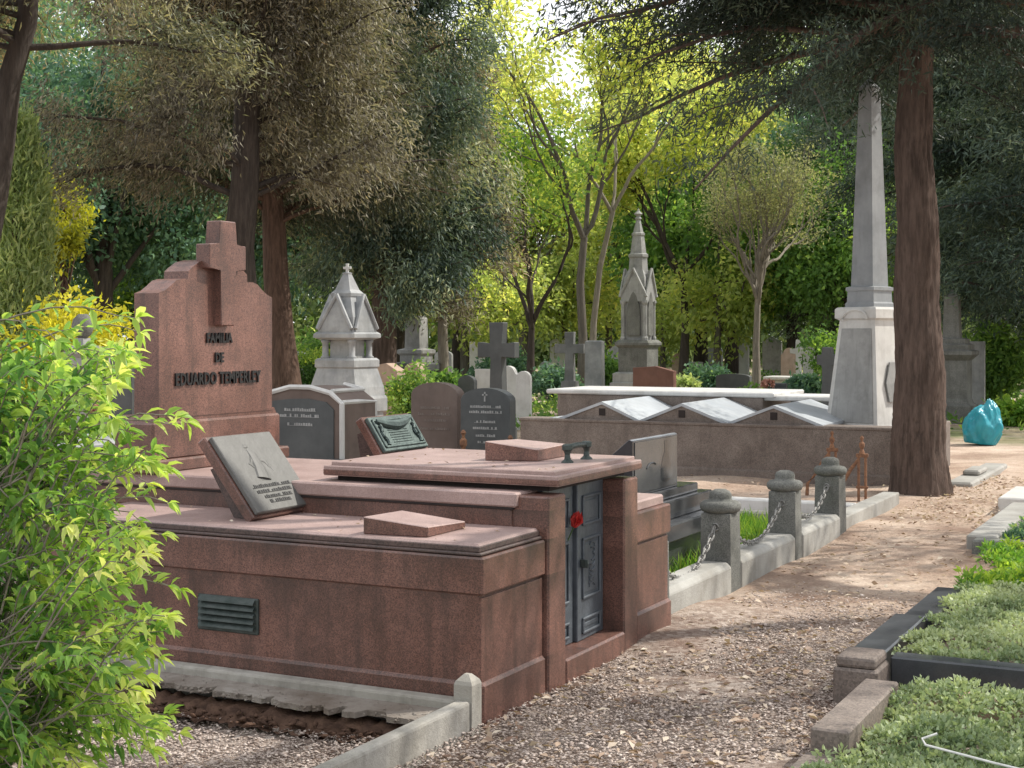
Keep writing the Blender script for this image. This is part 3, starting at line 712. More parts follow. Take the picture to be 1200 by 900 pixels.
# panel of greyer stone, painting in the shade on the face turned to the viewer
s = .246
bm = BM(); poly_extrude(bm, [(-.30, -.362, .04), (.30, -.362, .04), (.205, -.262, 1.13), (-.205, -.262, 1.13)], [(-.30, -.33, .04), (.30, -.33, .04), (.205, -.235, 1.13), (-.205, -.235, 1.13)], .003); obj('panel', bm, M['limestone'], ob)
bm = BM(); poly_extrude(bm, [(.345, -.17, .18), (.345, .17, .18), (.36, .22, .52), (.315, .10, .80), (.315, -.10, .80), (.36, -.22, .52)][0:0] or [(.338, -.12, .28), (.338, .14, .28), (.326, .18, .50), (.302, .10, .74), (.302, -.06, .74), (.326, -.16, .50)], [(.36, -.12, .28), (.36, .14, .28), (.342, .18, .50), (.322, .10, .74), (.322, -.06, .74), (.342, -.16, .50)], .002); obj('grey_patch', bm, M['limestone'], ob)  # raised six-sided patch, greyer than the plinth
bm = BM(); sq(bm, [(.245, 1.225), (.285, 1.25), (.285, 1.35), (.265, 1.375), (.225, 1.38)])
for y in (-.288,):
    tube(bm, [(.17 * math.cos(R(k * 20)), y, 1.235 + .11 * math.sin(R(k * 20))) for k in range(10)], .018, 6)
obj('cap', bm, M['limestone_light'], t)
bm = BM(); sq(bm, [(.20, 1.38), (.20, 1.42), (.185, 1.44), (.18, 1.56), (.195, 1.575), (.195, 1.61), (.165, 1.62)]); obj('pedestal', bm, M['limestone_cool'], t)
bm = BM(); sq(bm, [(.152, 1.615), (.086, 3.95), (.0, 4.08)]); obj('shaft', bm, M['limestone_cool'], t)

# ------------------------------------------------------------------ right-hand graves
bm = BM(); bx(bm, 1.378, 1.522, .01, .88, -.1, .150, .008); tag(obj('granite_kerb', bm, M['vault']), 'brown granite kerb block with broken end beside the near ground cover', 'kerb')
bm = BM(); bx(bm, 1.36, 1.50, -2.2, .0, -.1, .062, .01); tag(obj('granite_kerb', bm, M['vault']), 'low sunken brown granite kerb in the bottom corner of the path', 'kerb')
bm = BM(); bx(bm, 1.205, 1.40, 1.02, 1.27, -.1, .150, .012); bx(bm, 1.215, 1.39, 1.03, 1.26, .15, .20, .02, 2); tag(obj('kerb_post', bm, M['vault']), 'squat red brown granite corner block between brown and black kerbs', 'stone')
bm = BM(); bx(bm, 1.20, 1.36, 1.285, 2.32, -.1, .165, .008); tag(obj('black_kerb', bm, M['blackkerb']), 'near length of black granite kerb along the gravel path', 'kerb')
bm = BM(); bx(bm, 1.22, 1.385, 2.335, 3.35, -.1, .145, .008); tag(obj('black_kerb', bm, M['blackkerb']), 'far length of black granite kerb along the gravel path', 'kerb')
bm = BM(); bx(bm, 1.405, 3.6, 1.255, 1.375, -.1, .17, .008); tag(obj('black_kerb', bm, M['blackkerb']), 'long black granite kerb crossing between the two green plots', 'kerb')
bm = BM(); bx(bm, 1.56, 3.6, 1.06, 1.165, -.1, .075, .008); tag(obj('granite_kerb', bm, M['sandstone']), 'thin pale kerb in front of the long black cross kerb', 'kerb')
bm = BM(); bx(bm, 1.40, 3.6, 3.42, 3.52, -.1, .15, .008); tag(obj('black_kerb', bm, M['blackkerb']), 'black kerb at the far side of the mown green plot', 'kerb')
bm = BM(); bx(bm, 1.05, 3.4, 5.62, 5.80, -.1, .12, .012); tag(obj('stone_kerb', bm, M['greystone']), 'dark stone kerb closing the tall grass plot', 'kerb')
bm = BM(); bx(bm, .98, 1.2, 5.82, 8.2, -.1, .13, .012); tag(obj('white_kerb', bm, M['concrete_light']), 'sunlit white kerb on the far right of the path', 'kerb')
bm = BM(); bx(bm, .78, 2.6, 8.75, 9.9, -.1, .105, .012); tag(obj('concrete_slab', bm, M['limestone_light']), 'flat grey concrete slab at the right edge of the path', 'slab')
bm = BM(); bx(bm, -.02, .25, 10.6, 13.2, -.1, .05, .02); bx(bm, .02, .2, 11.4, 12.0, .05, .11, .02); tag(obj('white_kerb', bm, M['concrete_light']), 'glaring white stone ledge right of the big trunk', 'kerb')
# bent white rod lying on the ground cover
bm = BM(); p_ = (1.86, -.06, .145)
tube(bm, [(1.83, .06, .17), (1.78, .04, .15), (1.80, .0, .14), (2.05, -.10, .135), (2.6, -.30, .13)], .0045, 8); tag(obj('white_rod', bm, M['white']), 'thin bent white metal rod lying on the near ground cover', 'rod')

# teal bag: a tied sack slumping on the ground
def sack():
    bm = BM(); bmesh.ops.create_icosphere(bm, subdivisions=5, radius=1)
    from mathutils import noise as mn
    for v in bm.verts:
        p = v.co.copy(); z = p.z
        r = 1.0 - .30 * max(0, z) ** 1.3 - (.45 * (z - .7) / .3 if z > .7 else 0)
        rid = lambda q: 1 - abs(mn.noise(q)) * 2.2
        f = mn.noise(p * 1.7) * .20 + rid(Vector((p.x * 2.6, p.y * 2.6, p.z * 1.2))) * .10 + rid(Vector((p.x * 5, p.y * 5, p.z * 3 + 4))) * .06 + rid(p * 10) * .025
        v.co = Vector((p.x * r * (1 + f) * .36 + .06 * z, p.y * r * (1 + f) * .32, (max(z, -.66) + .66) * .34 * (1 + f * .7)))
    return bm
t = obj('rubbish_bag', sack(), M['teal'], None, True); t.location = (*at(1151, 21.5), 0); t.rotation_euler = (0, R(6), .6); t.scale = (.72, .72, 1.08)
tag(t, 'crumpled turquoise plastic rubbish bag slumped on the ground at right', 'bag')
# red rose on the tomb door
t = thing('red_rose', 'single red rose stuck between the iron doors of the tomb', 'flower', (-.07, 1.09, .68))
bm = BM()
rg = random.Random(2)
for k in range(16):
    a = k * 2.4; r0 = .006 + .0016 * k; h0 = .055 - .001 * k
    c = Vector((math.cos(a), math.sin(a), 0)); s_ = Vector((-c.y, c.x, 0))
    base = Vector((0, 0, .0)); ps = [base + c * r0 * .5 - s_ * .012, base + c * r0 * .5 + s_ * .012, c * (r0 + .014) + s_ * .022 + Vector((0, 0, h0 * .7)), c * (r0 + .006) + Vector((0, 0, h0 + .012)), c * (r0 + .014) - s_ * .022 + Vector((0, 0, h0 * .7))]
    bm.faces.new([bm.verts.new(p) for p in ps])
obj('bloom', bm, M['red'], t)
bm = BM(); tube(bm, [(0, 0, .01), (-.01, .01, -.08), (-.012, .015, -.2)], .004, 6); obj('stem', bm, M['stem'], t)
t.rotation_euler = (R(-6), R(20), 0); t.scale = (.75, .75, 1.25)

# ------------------------------------------------------------------ headstones and monuments further back
def hprof(w, h, style):
    hw = w / 2
    if style == 'arch': return [(-hw, 0), (hw, 0), (hw, h * .88)] + [(hw * math.cos(R(a)), h * .88 + h * .12 * math.sin(R(a))) for a in range(12, 170, 12)] + [(-hw, h * .88)]
    if style == 'round': return [(-hw, 0), (hw, 0), (hw, h - hw)] + [(hw * math.cos(R(a)), h - hw + hw * math.sin(R(a))) for a in range(15, 170, 15)] + [(-hw, h - hw)]
    if style == 'gable': return [(-hw, 0), (hw, 0), (hw, h * .84), (0, h), (-hw, h * .84)]
    if style == 'shoulder': return [(-hw, 0), (hw, 0), (hw, h * .8), (hw * .72, h * .86)] + [(hw * .7 * math.cos(R(a)), h * .86 + h * .14 * math.sin(R(a))) for a in range(15, 170, 15)] + [(-hw * .72, h * .86), (-hw, h * .8)]
    if style == 'slope': return [(-hw, 0), (hw, 0), (hw, h * .86), (hw * .1, h), (-hw, h * .95)]
    return [(-hw, 0), (hw, 0), (hw, h), (-hw, h)]
def headstone(label, px, Y, w, ht, th, style, mat, name='headstone', rz=0., base=True, text=None, tmat=None, group=None, loc=None):
    loc = loc or at(px, Y)
    t = thing(name, label, 'headstone', loc, rz, group)
    b0 = 0
    if base:
        b0 = .14; bm = BM(); bx(bm, -w * .62, w * .62, -th * 1.1, th * 1.1, -.1, b0, .015); obj('base', bm, mat, t)
    bm = BM(); prism(bm, [(x, z + b0) for x, z in hprof(w, ht - b0, style)], -th / 2, th / 2, .006); o = obj('tablet', bm, mat, t)
    if text:
        for i, (s_, z, sz) in enumerate(text): text_mesh('lettering', s_, sz, tmat or M['limestone_light'], t, (0, -th / 2 - .001, z), (R(90), 0, 0), .002, .8)
    return t
def worn_lines(t, w, zs, y, mat, tall=.03, seed=1):
    for i, (z, frac) in enumerate(zs): worn_row(t, w * frac, 0, tall, 0, 0, seed * 31 + i, mat, Matrix.Translation((0, y, z)))
# white-edged double headstone just behind the tomb: dark polished front, thick brown side
loc = at(352, 12.0)
t = thing('framed_headstone', 'broad dark headstone with flaking white edges behind the family tomb', 'headstone', loc)
bm = BM(); prism(bm, [(x * 1., z) for x, z in [(-.42, .0), (.42, 0), (.42, 1.06), (.30, 1.14), (.10, 1.18), (-.10, 1.18), (-.30, 1.16), (-.42, 1.10)]], 0, .50, .008); bd = obj('tablet', bm, M['brownstone'], t)
bm = BM(); prism(bm, [(-.36, .50), (.335, .50), (.335, 1.0), (.26, 1.06), (.08, 1.085), (-.10, 1.08), (-.36, 1.05)], -.012, .004, .003); obj('face', bm, M['slate'], t)
bm = BM()
tube(bm, [(.41, -.004, .02), (.415, -.006, .55), (.412, -.004, 1.05), (.30, -.004, 1.135), (.10, -.004, 1.18), (-.10, -.004, 1.18), (-.42, -.004, 1.10)], .022, 6)
tube(bm, [(.41, .505, .02), (.415, .505, .55), (.412, .505, 1.05), (.412, .25, 1.06), (.41, .0, 1.06)], .02, 6)
tube(bm, [(.30, .02, 1.15), (.29, .505, 1.15), (.1, .5, 1.19)], .02, 6)
obj('white_edge', bm, M['limestone_light'], t)
worn_lines(t, .6, [(.98, .5), (.93, .65), (.86, .4)], -.014, M['limestone'], .028, 3)
bm = BM(); bx(bm, .30, .52, -.10, .04, -.1, .60, .02); bx(bm, .32, .50, .30, .56, -.1, .62, .03); obj('foot_block', bm, M['slate'], t)
t2 = headstone('brown round-topped headstone, left of the pair behind the tomb lid', 513, 14.0, .52, 1.155, .14, 'arch', M['brownstone'])
worn_lines(t2, .5, [(.9, .6), (.84, .7), (.78, .5), (.70, .62)], -.071, M['vault'], .026, 5)
t3 = headstone('black round-topped headstone with worn lettering, right of the pair', 572, 13.6, .52, 1.115, .13, 'arch', M['slate'])
worn_lines(t3, .5, [(.93, .62), (.88, .66), (.79, .45), (.73, .5), (.66, .38), (.6, .3)], -.066, M['limestone'], .026, 7)
bm = BM(); bx(bm, -.008, .008, -.069, -.064, .99, 1.08, 0); bx(bm, -.028, .028, -.069, -.0645, 1.045, 1.06, 0); obj('incised_cross', bm, M['limestone'], t3)

# canopy monument with pyramid cap and small cross
loc = at(407, 20.0)
t = thing('canopy_monument', 'pale grey canopy monument with gabled pyramid cap and small cross', 'monument', loc)
LS = M['marble_grey']
bm = BM(); sq(bm, [(.36, -.1), (.36, .55), (.40, .57), (.40, .74), (.385, .78)]); obj('base', bm, LS, t)
bm = BM(); sq(bm, [(.375, .78), (.365, .90), (.30, 1.16), (.32, 1.18), (.32, 1.27), (.29, 1.30)]); obj('flared_plinth', bm, LS, t)
for sx in (-1, 1):
    for sy in (-1, 1):
        bm = BM(); lathe(bm, [(.065, 1.295), (.065, 1.32), (.045, 1.335), (.043, 1.50), (.06, 1.52), (.065, 1.55)], 10, (sx * .215, sy * .215)); obj('column', bm, LS, t, True)
bm = BM(); sq(bm, [(.17, 1.295), (.17, 1.55)]); obj('core', bm, M['limestone'], t)
bm = BM(); sq(bm, [(.26, 1.55), (.335, 1.58), (.335, 1.63), (.30, 1.66)]); obj('cornice', bm, LS, t)
bm = BM(); sq(bm, [(.29, 1.655), (.265, 1.86), (.15, 2.13), (.16, 2.15), (.165, 2.19), (.12, 2.24), (.045, 2.45), (.05, 2.47), (.03, 2.48)]); cap = obj('cap', bm, LS, t)
bm = BM()
for a in range(4):
    m4 = Matrix.Rotation(a * math.pi / 2, 4, 'Z'); n0 = len(bm.verts)
    poly_extrude(bm, [(-.255, -.305, 1.66), (.255, -.305, 1.66), (.235, -.30, 1.78), (.0, -.255, 2.15), (-.235, -.30, 1.78)], [(-.25, -.2, 1.66), (.25, -.2, 1.66), (.23, -.2, 1.78), (0, -.10, 2.15), (-.23, -.2, 1.78)])
    for P_, Q_ in (((-.27, -.315, 1.70), (0, -.265, 2.17)), ((.27, -.315, 1.70), (0, -.265, 2.17))): tube(bm, [P_, Q_], .028, 6)
    bm.verts.ensure_lookup_table(); bmesh.ops.transform(bm, matrix=m4, verts=bm.verts[n0:])
obj('gable', bm, LS, cap)
bm = BM(); bx(bm, -.018, .018, -.018, .018, 2.47, 2.60, .004); bx(bm, -.06, .06, -.017, .017, 2.525, 2.56, .004); obj('cross', bm, M['marble'], cap)

# gothic spire monument
loc = at(748, 40.0)
t = thing('gothic_monument', 'tall grey Gothic spire monument with pointed niches and finial', 'monument', loc)
GS = M['limestone']
bm = BM(); sq(bm, [(.60, -.1), (.60, .32), (.54, .34), (.54, .58), (.50, .6), (.45, .62)]); obj('steps', bm, GS, t)
bm = BM(); sq(bm, [(.42, .60), (.42, 1.28), (.50, 1.36), (.50, 1.42), (.42, 1.50)]); obj('die', bm, M['greystone'], t)
bm = BM(); sq(bm, [(.30, 1.48), (.30, 2.9), (.33, 2.93), (.30, 3.2), (.20, 3.45)]); bd = obj('shrine', bm, GS, t)
bm = BM()
for a in range(4):
    m4 = Matrix.Rotation(a * math.pi / 2, 4, 'Z'); n0 = len(bm.verts)
    poly_extrude(bm, [(-.36, -.37, 2.55), (.36, -.37, 2.55), (.36, -.37, 2.7), (0, -.37, 3.40), (-.36, -.37, 2.7)], [(-.36, -.29, 2.55), (.36, -.29, 2.55), (.36, -.29, 2.7), (0, -.2, 3.40), (-.36, -.29, 2.7)])
    for sx in (-1, 1): tube(bm, [(sx * .40, -.38, 2.68), (0, -.39, 3.46)], .04, 5)
    bm.verts.ensure_lookup_table(); bmesh.ops.transform(bm, matrix=m4, verts=bm.verts[n0:])
obj('gable', bm, GS, bd)
for a in range(4):
    m4 = Matrix.Rotation(a * math.pi / 2, 4, 'Z')
    bm = BM(); pts = [(-.19, 1.62), (.19, 1.62), (.19, 2.35)] + [(.19 - .19 * k / 5, 2.35 + .45 * math.sin(k / 5 * math.pi / 2)) for k in range(1, 5)] + [(0, 2.82)] + [(-.19 + .19 * k / 5, 2.35 + .45 * math.sin(k / 5 * math.pi / 2)) for k in range(4, 0, -1)] + [(-.19, 2.35)]
    prism(bm, pts, -.376, -.29); bmesh.ops.transform(bm, matrix=m4, verts=bm.verts[:]); obj('niche', bm, M['greystone'], bd)
    for sx in (-1, 1):
        bm = BM(); lathe(bm, [(.065, 1.48), (.065, 1.56), (.042, 1.6), (.042, 2.45), (.07, 2.52), (.07, 2.58)], 8, (sx * .31, -.34)); bmesh.ops.transform(bm, matrix=m4, verts=bm.verts[:]); obj('colonnette', bm, GS, bd)
bm = BM(); lathe(bm, [(.27, 3.3), (.24, 3.75), (.27, 3.78), (.27, 3.85), (.22, 3.88), (.16, 4.35), (.18, 4.38), (.18, 4.43), (.14, 4.46), (.06, 4.8), (.10, 4.84), (.05, 4.9), (.12, 4.97), (.04, 5.05), (.0, 5.15)], 8); obj('spire', bm, GS, t)

def cross_thing(label, px, Y, z0, ht, w, th, mat, armz=.62, barw=.16, rz=0., flare=0., name='stone_cross', base=True):
    t = thing(name, label, 'cross', at(px, Y), rz)
    if base:
        bm = BM(); sq(bm, [(w * .34, -.1), (w * .34, z0 * .5), (w * .27, z0 * .55), (w * .24, z0)]); obj('base', bm, mat, t)
    bm = BM(); b = barw / 2; za = z0 + (ht - z0) * armz; f = flare
    pts = [(-b - f, z0 - .02), (b + f, z0 - .02), (b, za - b - .05), (b, za - b), (w / 2, za - b - f), (w / 2, za + b + f), (b, za + b), (b + f, ht), (-b - f, ht), (-b, za + b), (-w / 2, za + b + f), (-w / 2, za - b - f), (-b, za - b), (-b, za - b - .05)]
    prism(bm, pts, -th / 2, th / 2, .01); obj('cross', bm, mat, t); return t
cross_thing('dark grey stone cross with broad flared arms before white headstones', 584, 21.0, .55, 1.80, .60, .17, M['slate'], .68, .17, 0, .03)
cross_thing('weathered grey cross beside the rough stone pillar', 668, 34.0, .55, 1.70, .70, .2, M['limestone_dark'], .66, .19, R(10), .02)
t = thing('stone_pillar', 'rough pale broken stone pillar right of the weathered cross', 'pillar', at(697, 33.5), R(12))
bm = BM(); sq(bm, [(.25, -.1), (.25, .25), (.2, .27), (.19, 1.48), (.14, 1.5)]); obj('shaft', bm, M['marble_grey'], t)
headstone('red brown headstone with clipped corners before the Gothic monument', 767, 33.0, .98, .92, .2, 'slope', M['redhead'], text=None)
worn = headstone('dark rectangular headstone beside the bare grey tree', 860, 34.0, .82, .72, .2, 'arch', M['slate'])
headstone('small white round-topped headstone right of the dark cross', 614, 25.0, .26, 1.0, .1, 'round', M['limestone_light'], rz=R(8))
headstone('white slab behind the dark cross', 596, 27.0, .42, 1.05, .12, 'shoulder', M['limestone_light'])
headstone('white slab at the left of the dark cross', 568, 27.5, .36, .98, .12, 'rect', M['limestone_light'])
headstone('small dark headstone with pale edge left of the dark cross', 548, 24.0, .30, .95, .11, 'arch', M['slate'])
headstone('low grey headstone behind the brown round-topped one', 531, 24.0, .26, .66, .12, 'rect', M['marble_grey'])
headstone('pink sloping stone beside the rose bush', 456, 27.0, .52, 1.1, .3, 'slope', M['sandstone'])
headstone('pale round boulder-like headstone behind the rose bush', 487, 27.5, .36, 1.1, .3, 'round', M['sandstone'])
t = thing('stone_tomb', 'dark flat tomb slab behind the pink sloping stone', 'tomb', at(472, 33)); bm = BM(); bx(bm, -.7, .7, -.3, .5, -.1, .8, .02); bx(bm, -.8, .8, -.4, .6, .8, 1.0, .03); obj('chest', bm, M['slate'], t)
t = thing('grey_obelisk', 'slim grey stone shaft among the trees left of centre', 'monument', at(488, 34)); bm = BM(); sq(bm, [(.28, -.1), (.28, 1.15), (.33, 1.2), (.33, 1.28), (.2, 1.32), (.19, 2.0), (.16, 2.08)]); obj('shaft', bm, M['limestone'], t)
cross_thing('dark stone cross standing left of the tall obelisk', 970, 24.0, .8, 1.42, .34, .14, M['slate'], .66, .16)
t = thing('grey_pedestal', 'grey pedestal monument with stepped cap right of the big trunk', 'monument', at(1116, 27.0), 0, None, .9)
bm = BM(); sq(bm, [(.44, -.1), (.44, .35), (.37, .4), (.34, .5), (.34, 1.28), (.46, 1.40), (.46, 1.47), (.38, 1.5), (.38, 1.60), (.30, 1.63), (.30, 1.72), (.22, 1.74)]); obj('pedestal', bm, M['greystone'], t)
bm = BM(); sq(bm, [(.17, 1.73), (.14, 2.6), (0, 2.75)]); obj('shaft', bm, M['greystone'], t)
headstone('tall thin blue grey slab behind the right-hand pedestal', 1143, 28.5, .36, 1.5, .14, 'rect', M['marble_grey'])
# left, seen through the bush
t = thing('flat_tomb', 'low dark slab tomb with pale ledge behind the green bush', 'tomb', at(112, 9.8))
bm = BM(); bx(bm, -.5, .22, -.4, .9, -.1, .86, .015); obj('chest', bm, M['slate'], t)
bm = BM(); bx(bm, -.55, .25, -.45, .95, .862, .90, .015); obj('slab', bm, M['marble_grey'], t)
t = headstone('black rectangular headstone with pale edge left of the granite headstone', 146, 16.0, .30, 1.42, .12, 'rect', M['slate'], name='headstone')
worn_lines(t, .3, [(1.25, .7), (1.2, .5), (1.12, .7)], -.061, M['limestone_light'], .026, 11)
bm = BM(); bx(bm, -.165, -.15, -.07, .06, .3, 1.42, .003); obj('edge', bm, M['marble'], t)
t = thing('stone_urn', 'grey stone stele topped by a round ball behind the bush', 'monument', at(97, 17.0))
bm = BM(); sq(bm, [(.25, -.1), (.25, .3), (.19, .34), (.17, 1.35), (.22, 1.4), (.22, 1.46), (.08, 1.5), (.06, 1.58)]); obj('stele', bm, M['limestone'], t)
bm = BM(); lathe(bm, [(.04, 1.57), (.10, 1.62), (.13, 1.71), (.11, 1.8), (.05, 1.86)], 16, (0, 0)); obj('ball', bm, M['greystone'], t, True)
# small far graves under the trees
far = [(815, 48, .5, .75, 'rect', 'limestone', 'small grey headstone among the shrubs right of the Gothic monument'), (872, 50, .34, 1.35, 'rect', 'marble', 'slender white stele behind the bare grey tree'), (925, 44, .5, 1.25, 'shoulder', 'sandstone', 'pale shouldered headstone left of the table tomb'),
       (948, 45, .36, 1.35, 'gable', 'limestone_light', 'pale gabled headstone behind the table tomb'), (640, 46, .5, .8, 'round', 'limestone', 'small rounded headstone in the ivy left of the weathered cross'), (722, 48, .6, 1.3, 'gable', 'limestone', 'grey gabled headstone left of the Gothic monument'),
       (520, 40, .5, 1.2, 'arch', 'limestone', 'grey arched headstone in the shade behind the low grey one'), (796, 52, .5, 1.0, 'round', 'sandstone', 'pinkish rounded headstone in deep shade'), (1172, 33, .5, .6, 'arch', 'limestone_light', 'low pale headstone at the far right behind the bag'),
       (560, 52, .6, 1.4, 'rect', 'limestone_light', 'pale square headstone far behind the dark cross'), (905, 60, .8, 1.6, 'gable', 'limestone', 'large grey gabled headstone deep under the trees'), (350, 38, .5, 1.2, 'arch', 'marble_grey', 'grey headstone beside the clipped hedge'),
       (838, 58, .6, 1.3, 'shoulder', 'marble_grey', 'grey shouldered headstone in the far shade'), (655, 56, .7, 1.5, 'arch', 'limestone_light', 'pale arched headstone far behind the weathered cross')]
for px, Y, w_, h_, st, mt, lb in far: headstone(lb, px, Y, w_, h_, .14, st, M[mt], rz=R(random.Random(px).uniform(-12, 12)))
t = thing('table_tomb', 'low pale table tomb under the trees left of the obelisk', 'tomb', at(926, 38)); bm = BM(); bx(bm, -.5, .5, -.4, .4, -.1, .16, .02); bx(bm, -.36, .36, -.3, .3, .16, .46, .02); bx(bm, -.6, .6, -.45, .45, .46, .55, .02); obj('table', bm, M['limestone_light'], t)
t = thing('black_tomb', 'long black slab tomb below the table tomb', 'tomb', at(905, 30)); bm = BM(); bx(bm, -.8, .8, -.5, .5, -.1, .42, .02); bx(bm, -.2, .2, .3, .45, .42, .62, .02); obj('chest', bm, M['slate'], t)
cross_thing('small pale cross beside the pale gabled headstone', 936, 43, .5, 1.5, .5, .15, M['limestone_light'], .66, .14)
# bunches of flowers left on graves
def bouquet(label, loc, z, r, mat, seed):
    t = thing('flower_bunch', label, 'flowers', (*loc, z)); g = np.random.default_rng(seed)
    d = nrm(g.normal(size=(14, 3)) + [0, 0, .9]); d[:, 2] = np.abs(d[:, 2]); P = d * r * .8 + np.array([0, 0, r * .9])
    A = nrm(g.normal(size=(14 * 16, 3))); V, F, _ = leaves(g, np.repeat(P, 16, 0), A, r * .42, r * .26, np.zeros(14 * 16)); np_mesh('bloom', V, F, None, mat, t)
    V, F = np_tubes([(np.stack([np.array([0, 0, -.02]), p * .5, p]), np.full(3, .006)) for p in P], 5); np_mesh('stem', V, F, None, M['stem'], t)
    return t
bouquet('bunch of pink flowers on the long black slab tomb', at(900, 29.8), .42, .16, M['pink'], 1)
bouquet('faded pink flowers in front of the black pale-edged headstone', at(118, 14.5), .75, .10, M['pink'], 2)
bm = BM(); fx, fy = at(118, 14.5); lathe(bm, [(.06, -.05), (.075, .5), (.09, .72), (.07, .75)], 12, (fx, fy)); tag(obj('flower_vase', bm, M['greystone']), 'grey stone vase under the faded pink flowers behind the bush', 'vase')
# ------------------------------------------------------------------ vegetation
def clumps(rng, P, D, per, spread, L, W, tint, tn=.10, drop=.35, out=.6):
    """sprays of leaves around clump points P; D outward direction of each clump"""
    n = len(P); k = n * per
    PP = np.repeat(P, per, 0) + rng.normal(size=(k, 3)) * np.asarray(spread)
    A = np.repeat(D, per, 0) * out + rng.normal(size=(k, 3)) * .65; A[:, 2] -= drop
    ln = L * rng.uniform(.6, 1.3, k)
    return leaves(rng, PP, A, ln, W / L * ln, np.repeat(tint, per) + rng.normal(scale=tn, size=k))
def conifer(label, loc, H, r0, lean, z0, Rm, nb, lf, bk, seed, L=.13, W=.05, per=34, ncl=13, prof=.6, rise=.25, group=None, bow=0., name='conifer_tree', azbias=None, spread=(.17, .17, .13), bare=.25, tmean=.42, fine=False, drop=.35):
    rng = np.random.default_rng(seed)
    t = thing(name, label, 'tree', loc, 0, group)
    zz = np.linspace(-.3, H, 14); u = np.clip(zz / H, 0, 1)
    T = np.stack([lean[0] * u + bow * np.sin(u * 3.1), lean[1] * u, zz], -1); T[1:-1, :2] += rng.normal(scale=.03, size=(12, 2))
    rad = r0 * (1 - u * .86) * (1 + .55 * np.exp(-np.maximum(zz, 0) / .22))
    paths = [(T, rad)]
    CP, CD, CT_ = [], [], []
    for i in range(nb):
        f = rng.random() ** 1.15; z = z0 + (H - z0) * f * .98
        c = np.array([np.interp(z, zz, T[:, 0]), np.interp(z, zz, T[:, 1]), z])
        az = rng.uniform(0, 6.283) if azbias is None or rng.random() > azbias[1] else azbias[0] + rng.normal(scale=.5)
        ln = Rm * (1 - f) ** prof * rng.uniform(.65, 1.1) + .35
        P = bend(c, (math.cos(az), math.sin(az), rise + .5 * f), ln, 7, rng, .13, .05)
        rr = np.linspace(min(.022 + .009 * ln, np.interp(z, zz, rad) * .6), .008, 8)
        paths.append((P, rr))
        ht = rng.normal(tmean, .17)
        for j in range(4):
            s = rng.uniform(bare, .85); q = P[int(s * 7)]
            a2 = az + rng.choice([-1, 1]) * rng.uniform(.4, 1.1)
            l2 = ln * rng.uniform(.2, .42)
            Q = bend(q, (math.cos(a2), math.sin(a2), rng.uniform(-.1, .3)), l2, 4, rng, .2, .08)
            paths.append((Q, np.linspace(.014, .004, 5)))
            for s2 in np.linspace(.3, 1, 4):
                CP.append(Q[int(s2 * 4)]); CD.append(Q[-1] - Q[0]); CT_.append(ht + rng.normal(scale=.15))
        for s in rng.uniform(bare + .1, 1, ncl):
            CP.append(P[min(7, int(s * 7 + .5))] + rng.normal(scale=.16, size=3)); CD.append(P[-1] - P[0]); CT_.append(ht + rng.normal(scale=.15))
    if fine:                                                # close-up trunk: furrowed bark in the surface itself
        zf = np.concatenate([np.linspace(-.3, 1, 40), np.linspace(1.04, H, 130)]); nn = 64
        c = np.stack([np.interp(zf, zz, T[:, 0]), np.interp(zf, zz, T[:, 1]), zf], -1)
        uu = np.clip(zf / H, 0, 1); rr = r0 * (1 - uu * .86) * (1 + .17 * np.exp(-np.maximum(zf, 0) / .3))
        an = np.arange(nn) * 2 * math.pi / nn; A_, Z_ = np.meshgrid(an, zf)
        fur = np.zeros_like(A_)
        for k_ in range(14): fur += np.abs(np.sin(A_ * rng.integers(5, 17) + 1.6 * np.sin(Z_ * rng.uniform(.6, 3.) + k_) + rng.uniform(0, 6))) / 14
        but = .06 * np.sin(A_ * 5 + 1) * np.exp(-np.maximum(Z_, 0) / .35)
        RR = rr[:, None] * (1 + .34 * (fur - .62) + but) + rng.normal(scale=.0035, size=A_.shape)
        Vt = np.stack([c[:, 0:1] + RR * np.cos(A_), c[:, 1:2] + RR * np.sin(A_), Z_], -1).reshape(-1, 3)
        i_ = np.arange(len(zf) - 1)[:, None] * nn; k_ = np.arange(nn)[None]; k2 = (k_ + 1) % nn
        Ft = np.stack([i_ + k_, i_ + k2, i_ + nn + k2, i_ + nn + k_], -1).reshape(-1, 4)
        Vb, Fb = np_tubes(paths[1:], 9)
        np_mesh('trunk', np.concatenate([Vt, Vb]), np.concatenate([Ft, Fb + len(Vt)]), None, bk, t, True)
    else: trunk_obj(paths, bk, t, 9)
    CP = np.array(CP); CD = nrm(np.array(CD)); CT_ = np.array(CT_)
    V, F, Tn = clumps(rng, CP, CD, per, spread, L, W, CT_, .10, drop)
    np_mesh('crown', V, F, Tn, lf, t)
    return t
def grow(rng, p, d, L, r, depth, paths, tips, ang=(.35, .75), wob=.12, up=.05, kids_=(2, 3), shrink=(.6, .85)):
    P = bend(p, d, L, 6, rng, wob, -up); paths.append((P, np.linspace(r, r * .62, 7)))
    if depth <= 1:
        for s in (3, 4, 5, 6): tips.append((P[s], P[-1] - P[0]))
    if depth == 0: return
    for i in range(rng.integers(kids_[0], kids_[1] + 1)):
        s = rng.integers(3, 7) if i else 6
        dd = nrm(P[s] - P[s - 1]); ax = nrm(np.cross(dd, rng.normal(size=3))); a = rng.uniform(*ang) * (.6 if i == 0 else 1)
        nd_ = dd * math.cos(a) + ax * math.sin(a)
        grow(rng, P[s], nd_, L * rng.uniform(*shrink), r * (.66 if i == 0 else .5), depth - 1, paths, tips, ang, wob, up, kids_, shrink)
